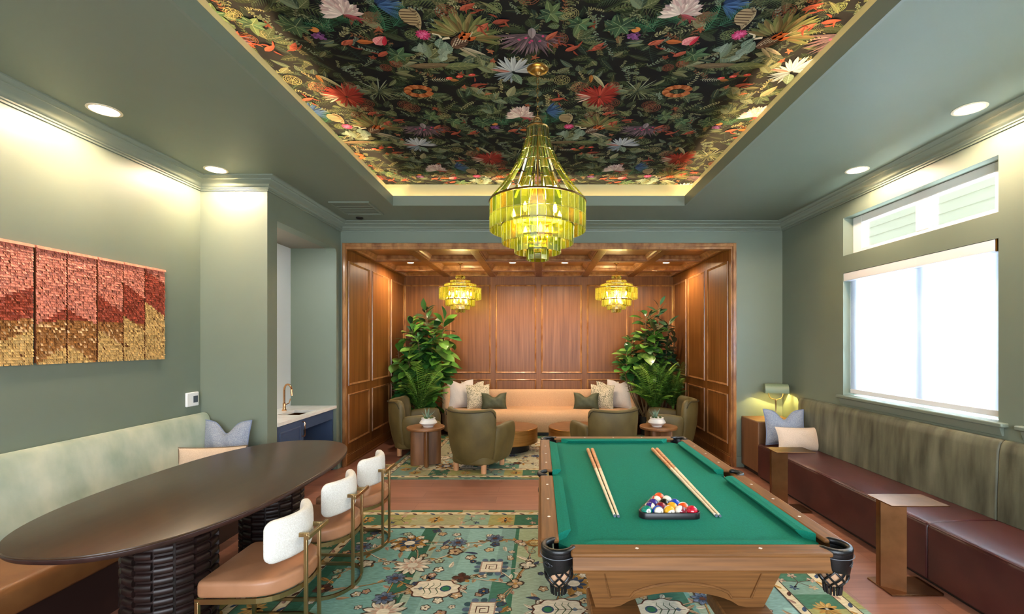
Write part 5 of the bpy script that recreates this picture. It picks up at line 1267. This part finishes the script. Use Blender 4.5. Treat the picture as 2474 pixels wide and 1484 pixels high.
# red and pink cup
x, y = at(915, 98); W_.up(2); W_.leaf(x-0.03, y-0.03, 0.11, 0.075, 0.8, '#D08A8C', '#B84A58'); W_.up(); W_.leaf(x+0.02, y-0.04, 0.10, 0.03, 1.2, '#B2263C'); W_.leaf(x-0.14, y+0.0, 0.11, 0.045, -0.05, '#BE6A38', '#7E4424')
# teal leaf clump
for k in range(9):
    x, y = at(1050+r_.uniform(-35, 35), 118+r_.uniform(-12, 14)); W_.up(); W_.leaf(x, y, r_.uniform(0.07, 0.11), 0.06, r_.uniform(0, 6.28), r_.choice(['#5E7468', '#72897C', '#4C6458', '#87998C']), '#9FAE9E')
# long brown leaf / feather
x, y = at(985, 158); W_.up(2); W_.leaf(x, y, 0.34, 0.06, 0.03, '#6A5A44', '#8A7A5C', 0.04); x, y = at(1075, 160); W_.up(); W_.leaf(x, y, 0.26, 0.09, 0.12, '#5A6444', '#8A8A60', -0.05)
# pale blue winged blossom
x, y = at(1240, 172); W_.up(2); W_.fan(x, y, 0.19, -0.1, 2.2, 13, ['#A9B2BC', '#C3C9CE', '#8C98A6', '#B4BAC0'], 0.12, 0.05); W_.fan(x, y, 0.16, 2.2, 4.6, 10, ['#98A4AE', '#BCC2C6', '#7E8C98'], 0.12, 0.05); W_.up(2); W_.leaf(x-0.02, y+0.005, 0.14, 0.03, 2.95, '#C98A80', '#8E4A44'); W_.leaf(x, y-0.02, 0.14, 0.07, -1.2, '#6E8470', '#A4B09C')
# red spiked flower
x, y = at(1448, 232); W_.up(2); W_.fan(x, y, 0.22, 0.2, 3.3, 19, ['#8E2A26', '#942E28', '#7A201E', '#A04438'], 0.10, 0.05, 0.35); W_.up(); W_.fan(x, y, 0.17, -2.9, 0.4, 16, ['#7E221F', '#962E28', '#6A1A1A'], 0.12, 0.05, 0.3); W_.up(); W_.fan(x, y, 0.13, 0.0, 6.28, 18, ['#B04838', '#92302A'], 0.10, 0.05, 0.3); W_.fan(x-0.05, y, 0.15, 2.6, 3.9, 4, ['#C4A89A', '#D8C0B0'], 0.1)
x, y = at(1432, 178); W_.up(2); W_.leaf(x, y, 0.2, 0.035, -0.9, '#A8A484', '#6A6A4C', -0.1); W_.leaf(x-0.01, y, 0.10, 0.03, -1.5, '#A06A34', '#6A4020')
x, y = at(1540, 218); W_.up(); W_.fan(x, y, 0.19, 0, 6.28, 22, ['#6E7656', '#8A8E6C', '#57634C', '#9AA08A'], 0.045, 0.03, 0.4)
# white peony
x, y = at(1258, 280); W_.up(2); W_.fan(x, y, 0.14, 0.0, 3.4, 15, ['#E2CFC8', '#D6BDB8', '#EFE2DA', '#C9ABA8'], 0.26, 0.03); W_.up(2); W_.fan(x, y, 0.09, 0.2, 3.0, 9, ['#E8D8D0', '#CDB0AC'], 0.3, 0.03); W_.up(); W_.leaf(x, y, 0.12, 0.03, -0.4, '#A85058')
# striped shell, orange coil
x, y = at(1365, 283); W_.up(2); W_.disc(x, y, 0.05, 0.07, '#A08C6C', 0.3, 14)
for k in range(5): W_.up(); W_.line([(x-0.045, y+0.045-k*0.022), (x+0.045, y+0.04-k*0.022)], 0.007, W_.jit('#4A382A'))
x, y = at(1012, 218); W_.up(2)
for k in range(22):
    a = 0.4+k*0.26; W_.disc(x+0.085*cos(a), y+0.06*sin(a), 0.028, 0.024, ['#9A5630', '#84421F', '#AA6C42'][k % 3], a, 9, k*0.1)
W_.up(3)
# pale centipede frond, scarlet caps
x, y = at(1055, 190); W_.up(2); W_.fern(x-0.05, y, 0.15, 0.0, '#BFC2A8', 0.22, 9, 0); W_.leaf(x+0.09, y, 0.07, 0.035, -0.1, '#B0763E', '#7A4A22')
for px, py in ((1110, 182), (1140, 178), (1085, 186)): x, y = at(px, py); W_.up(); W_.disc(x, y, 0.026, 0.016, '#C0443C', 0.2, 10); W_.disc(x-0.006, y+0.003, 0.009, 0.005, '#E29A88', 0, 8, 0.5)
for px, py in ((1205, 52), (1150, 205), (1345, 240), (1580, 105), (720, 120), (1060, 310), (1480, 300), (900, 275), (1290, 330), (1380, 120)):
    x, y = at(px, py); W_.up(2); W_.leaf(x-0.04, y, 0.11, 0.04, r_.uniform(0.2, 0.9), r_.choice(['#A04E3C', '#B05E48', '#8E4438'])); W_.up()
    for k in range(4): W_.leaf(x+r_.uniform(-0.03, 0.05), y+r_.uniform(-0.03, 0.05), 0.06, 0.014, r_.uniform(0, 6.28), '#8E4232', None, 0.4, 4)
for px, py in ((700, 60), (1400, 55), (1330, 30), (1500, 60), (960, 130)):
    x, y = at(px, py); 
    for k in range(7): W_.up(); W_.leaf(x, y, r_.uniform(0.07, 0.12), 0.045, k*0.9+r_.uniform(-0.2, 0.2), r_.choice(['#35523C', '#456448', '#2E4638', '#5A6E4A']), '#8A9670')
PAPER = mat('printed_paper', '#FFFFFF', 0.75, attr='Col', spec=0.12)
m = MB(); q0, q1, q2, q3 = a0-0.02, a1+0.02, b0-0.02, b1+0.02
m.poly([(q0, q2, PZ), (q0, q3, PZ), (q1, q3, PZ), (q1, q2, PZ)], 0, lin('#0E1016'))
m.box(q0, q1, q2, q3, PZ+0.001, PZ+0.03, 0, lin('#15171C'))
npz = W_.l+6; dzw = 0.009/npz
for i in range(-4, 5):
    for j in range(-3, 9):
        ox, oy = i*PX+(j % 2)*PX/2, -1.18*j
        W_.emit(m, PZ, dzw, -1, lambda p: (p[0]+ox, -(p[1]+oy)), (q0, q1, q2, q3), 0.82)
papero = m.build('ceiling_wallpaper', PAPER, smooth=False); papero['kind'] = 'structure'

# ---- rugs
def rug(name, label, x0, x1, y0, y1, z0, seed, feats, bw=(0.05, 0.066, 0.246, 0.064), dens=1.0, GR=None):
    t = thing(name, label, 'rug', ((x0+x1)/2, (y0+y1)/2, z0)); cx_, cy_ = (x0+x1)/2, (y0+y1)/2; H_ = 0.010
    F = Flat(seed); r_ = F.r; X0, X1, Y0, Y1 = x0-cx_, x1-cx_, y0-cy_, y1-cy_
    GR = GR or ['#3A6A55', '#4C7C68', '#8FB0A8', '#7FA6A0', '#A3AF8E', '#6E9C92', '#8AAEA8', '#3F7059', '#9FB09C', '#7AA69E']
    m = MB(); m.box(X0, X1, Y0, Y1, 0, H_-0.001, 0, lin('#6F8C78'))
    x = X0
    while x < X1:       # banded ground
        w_ = min(r_.choice([0.03, 0.05, 0.08, 0.12, 0.2, 0.28]), X1-x)
        if r_.random() < 0.45 or x == X0: zone = r_.choice(GR)
        c0 = lin(zone if r_.random() < 0.7 else r_.choice(GR))
        yy = Y0
        while yy < Y1:
            h_ = min(r_.uniform(0.5, 1.6), Y1-yy); cc = F.jit(c0, 0.16) if r_.random() < 0.85 else F.jit(r_.choice(GR), 0.1)
            F.add([(x, yy), (x+w_, yy), (x+w_+0.0, yy+h_), (x, yy+h_)], cc); yy += h_
        x += w_
    F.up(2)
    CR, OC, NV, BR, TN = '#E9DCC6', '#B98A48', '#41506A', '#5E3A2C', '#C9A883'
    def vine(p, q, bend=0.2):
        mx_, my_ = (p[0]+q[0])/2-(q[1]-p[1])*bend, (p[1]+q[1])/2+(q[0]-p[0])*bend; pts = []
        for i in range(9):
            f = i/8; pts.append(((1-f)**2*p[0]+2*f*(1-f)*mx_+f*f*q[0], (1-f)**2*p[1]+2*f*(1-f)*my_+f*f*q[1]))
        F.line(pts, 0.013, lin('#54463A')); F.line([(a+0.002, b+0.002) for a, b in pts], 0.007, lin(r_.choice([TN, OC, CR])), 1)
        for i in (2, 4, 6):
            a, b = pts[i]; ang_ = r_.uniform(0, 6.28); F.leaf(a, b, r_.uniform(0.04, 0.08), 0.03, ang_, r_.choice([TN, OC, CR, NV, '#8FA58A', '#C8A08A']), '#54463A')
    def rosette(x, y, R_, n_, co, ci, cc):
        F.up(2); F.fan(x, y, R_*1.07, 0, 6.283, n_, ['#54463A'], 4.0/n_, 0.1, 0.02); F.up(); F.fan(x, y, R_, 0, 6.283, n_, [co], 3.6/n_, 0.1, 0.04); F.up(); F.fan(x, y, R_*0.62, 0.2, 6.483, n_, [ci], 3.2/n_, 0.05, 0.06); F.up(); F.disc(x, y, R_*0.28, R_*0.26, cc)
    def star(x, y, R_, c): a_ = r_.uniform(0, 1.2); n_ = r_.choice((4, 5, 5, 6)); F.up(); F.fan(x, y, R_*1.18, a_, a_+6.283, n_, ['#54463A'], 0.85, 0.0, 0.1); F.up(); F.fan(x, y, R_, a_, a_+6.283, n_, [c], 0.7, 0.0, 0.15); F.up(); F.disc(x, y, R_*0.22, R_*0.22, r_.choice([OC, BR, CR]))
    def palmette(x, y, s, a=0.0):
        F.up(2); ca, sa = cos(a), sin(a); T = lambda u, v: (x+s*(u*ca-v*sa), y+s*(u*sa+v*ca))
        shp = []
        for i in range(56):
            t = 2*pi*i/56; k = 1+0.075*cos(9*t)+0.03*cos(2*t); shp.append((cos(t)*0.95*k, sin(t)*0.70*k*(1+0.12*cos(t))))
        for k, (sc_, c) in enumerate(((1.08, BR), (1.0, CR))):
            for i in range(len(shp)):
                p, q = shp[i], shp[(i+1) % len(shp)]; F.add([T(0, 0), T(p[0]*sc_, p[1]*sc_), T(q[0]*sc_, q[1]*sc_)], lin(c), k)
        F.up(2); px, py = T(-0.42, 0); F.disc(px, py, 0.24*s, 0.24*s, NV); F.disc(px, py, 0.17*s, 0.17*s, '#3C7A56', 0, 12, 1); px, py = T(0.62, 0); F.disc(px, py, 0.14*s, 0.13*s, '#7C8C98', 0, 4)
        F.line([T(-0.15, 0), T(0.9, 0)], 0.02*s+0.002, lin(BR), 1)
        for u in (0.0, 0.28, 0.52):
            for sd in (-1, 1): F.line([T(u, 0), T(u-0.16, sd*0.28), T(u-0.1, sd*0.46)], 0.05*s, lin('#5B6A50'), 1, 0.02*s)
        for sd in (-1, 1): F.up(); F.leaf(*T(0.98, sd*0.05), 0.45*s, 0.16*s, a+sd*0.6, TN, BR); F.leaf(*T(-1.0, sd*0.05), 0.5*s, 0.14*s, a+pi-sd*0.7, CR, BR)
    def square(x, y, s):
        F.up(2)
        for k in range(12):
            a = 2*pi*k/12; F.disc(x+s*1.05*cos(a)/max(abs(cos(a)), abs(sin(a)))**0.8, y+s*1.05*sin(a)/max(abs(cos(a)), abs(sin(a)))**0.8, s*0.27, s*0.24, ['#5E6F86', '#3F5A62'][k % 2], a, 9, 0.2*k)
        F.up(3); F.add([(x-s*0.85, y-s*0.85), (x+s*0.85, y-s*0.85), (x+s*0.85, y+s*0.85), (x-s*0.85, y+s*0.85)], lin('#A98A7C')); F.add([(x-s*0.75, y-s*0.75), (x+s*0.75, y-s*0.75), (x+s*0.75, y+s*0.75), (x-s*0.75, y+s*0.75)], lin(CR), 1)
        F.line([(x-s*0.4, y-s*0.35), (x-s*0.4, y+s*0.35), (x+s*0.4, y+s*0.35), (x+s*0.4, y-s*0.35), (x-s*0.15, y-s*0.35), (x-s*0.15, y+s*0.1), (x+s*0.2, y+s*0.1)], s*0.07, lin(BR), 2)
    bt = sum(bw); fx0, fx1, fy0, fy1 = X0+bt, X1-bt, Y0+bt, Y1-bt
    pts = [(f[1]-cx_, f[2]-cy_) for f in feats]; kinds = [f[0] for f in feats]
    tries = 0
    while tries < 900:
        tries += 1; p = (r_.uniform(fx0+0.1, fx1-0.1), r_.uniform(fy0+0.1, fy1-0.1))
        if all(hypot(p[0]-a, p[1]-b) > 0.30 for a, b in pts): pts.append(p); kinds.append(r_.choice(['ro', 'lo', 'pa', 'sq', 'st', 'na', 'st']))
    for i, p in enumerate(pts):
        nb = sorted(range(len(pts)), key=lambda k: hypot(pts[k][0]-p[0], pts[k][1]-p[1]))[1:4]
        for k in nb:
            if k > i or r_.random() < 0.3: vine(p, pts[k], r_.uniform(-0.35, 0.35))
    F.up(2)
    for i in range(int(380*dens)):
        x, y = r_.uniform(fx0+0.05, fx1-0.05), r_.uniform(fy0+0.05, fy1-0.05)
        if i % 6 == 0: F.up(0)
        star(x, y, r_.uniform(0.022, 0.042), r_.choice([CR, TN, '#D8BE98', NV, CR, '#C8A08A', '#B9C0A0'])) if i % 3 else F.leaf(x, y, r_.uniform(0.06, 0.12), 0.035, r_.uniform(0, 6.28), r_.choice([TN, OC, NV, CR]), BR, 0.2)
        if i % 20 == 0: F.up(2)
        else: F.l -= 2 if i % 3 else 0
    F.up(4)
    for k, (x, y) in zip(kinds, pts):
        if k == 'ro': (rosette(x, y, 0.155, 9, OC, NV, CR), F.up(), [F.fan(x+0.125*cos(q*0.7854+0.2), y+0.125*sin(q*0.7854+0.2), 0.032, 0, 6.283, 5, [CR], 0.7, 0) for q in range(8)])
        elif k == 'lo': rosette(x, y, 0.14, 12, CR, '#D8B49E', CR)
        elif k == 'pa': palmette(x, y, 0.16, r_.choice([0, 0, pi]))
        elif k == 'sq': square(x, y, 0.095)
        elif k == 'na': rosette(x, y, 0.075, 8, '#6E7C94', NV, BR)
        elif k == 'lf': F.up(2); F.leaf(x-0.1, y, 0.2, 0.13, 0, OC, BR); F.up(); F.leaf(x-0.07, y, 0.14, 0.08, 0, '#C9B27C', BR)
        else: star(x, y, 0.06, r_.choice([BR, CR, TN]))
    F.up(3)
    # borders
    def ringb(d0, d1, col, dl=0):
        for (xa, xb, ya, yc) in ((X0+d0, X1-d0, Y0+d0, Y0+d1), (X0+d0, X1-d0, Y1-d1, Y1-d0), (X0+d0, X0+d1, Y0+d1, Y1-d1), (X1-d1, X1-d0, Y0+d1, Y1-d1)):
            if col: F.add([(xa, ya), (xb, ya), (xb, yc), (xa, yc)], lin(col), dl); continue
            n_ = 16
            for k in range(n_):
                c = lin(r_.choice(['#4A7158', '#7D9686', '#A09A62', '#8EA68E', '#3F6B52', '#A8A27A']))
                if xb-xa > yc-ya: F.add([(xa+(xb-xa)*k/n_, ya), (xa+(xb-xa)*(k+1)/n_, ya), (xa+(xb-xa)*(k+1)/n_, yc), (xa+(xb-xa)*k/n_, yc)], c, dl)
                else: F.add([(xa, ya+(yc-ya)*k/n_), (xb, ya+(yc-ya)*k/n_), (xb, ya+(yc-ya)*(k+1)/n_), (xa, ya+(yc-ya)*(k+1)/n_)], c, dl)
    d = 0; ringb(0, bw[0], None); d = bw[0]; ringb(d, d+bw[1], '#D8C4A0', 1); ringb(d+bw[1], d+bw[1]+bw[2], None, 0); ringb(bt-bw[3], bt, '#D8C4A0', 1)
    for e in (d, d+bw[1], bt-bw[3], bt): ringb(e-0.004, e+0.004, '#54463A', 2)
    F.up(3)
    def along(dist, step, fn):
        for (ax, ay, bx2, by2) in ((X0+dist, Y0+dist, X1-dist, Y0+dist), (X0+dist, Y1-dist, X1-dist, Y1-dist), (X0+dist, Y0+dist, X0+dist, Y1-dist), (X1-dist, Y0+dist, X1-dist, Y1-dist)):
            L = hypot(bx2-ax, by2-ay); n_ = int(L/step); a = atan2(by2-ay, bx2-ax)
            for k in range(n_): f = (k+0.5)/n_; fn(ax+(bx2-ax)*f, ay+(by2-ay)*f, a, k)
    for dist in (d+bw[1]/2, bt-bw[3]/2):
        along(dist, 0.085, lambda x, y, a, k: F.leaf(x-0.03*cos(a), y-0.03*sin(a), 0.065, 0.026, a+(0.5 if k % 2 else -0.5), [BR, OC, NV, '#B58A78'][k % 4]))
    mid_ = d+bw[1]+bw[2]/2
    def bm(x, y, a, k):
        if k % 2 == 0: F.fan(x, y, 0.09, 0, 6.283, 11, [OC, '#C49A58'], 0.3, 0.05); F.leaf(x-0.05*cos(a+1.57), y-0.05*sin(a+1.57), 0.1, 0.025, a+1.57, CR)
        else:
            for q in range(5): b = 2*pi*q/5+0.3; F.line([(x, y), (x+0.1*cos(b), y+0.08*sin(b))], 0.007, lin('#54463A')); F.fan(x+0.11*cos(b), y+0.085*sin(b), 0.036, 0, 6.283, 5, [r_.choice(['#C8A08A', NV, TN])], 0.5, 0)
    along(mid_, 0.30, bm)
    dz = min(1.2e-5, 0.004/(F.l+4))
    F.emit(m, H_-0.0009, dz, 1, None, (X0, X1, Y0, Y1))
    RM = mat(name+'_wool', '#FFFFFF', 0.95, col2='#DCDDD6', scale=(22, 150, 1), detail=3, ramp=(0.35, 0.6), distort=0.6, attr='Col', spec=0.15)
    m.build('pile', RM, t, smooth=False); return t
def fl(px, py): s = (py-828)/1.65; return ((px-1305)/s, 1100/s)
FE = [(k, *fl(px, py)) for k, px, py in (('ro', 990, 1316), ('lo', 997, 1370), ('pa', 1052, 1427), ('sq', 1187, 1374), ('lf', 1297, 1316), ('na', 1107, 1315), ('lo', 925, 1484), ('st', 1100, 1337), ('na', 955, 1402), ('st', 1115, 1400), ('na', 928, 1450), ('st', 1185, 1480), ('pa', 1350, 1478), ('sq', 1165, 1478), ('st', 1245, 1415), ('st', 1275, 1370), ('pa', 1600, 1478))]
rug('area_rug', 'green and cream floral rug under the pool table and dining chairs', -2.0, 2.0, 1.15, 4.44, 0.0006, 31, FE)
rug('area_rug', 'green and tan floral rug under the armchairs in the alcove', -1.97, 2.0, 5.483, 8.12, 0.0006, 47, [], dens=0.8, GR=['#A9B8A8', '#B8BDA2', '#7F9C90', '#C2BEA0', '#5F8674', '#B7C0B2', '#C9C3A8', '#93ABA0'])
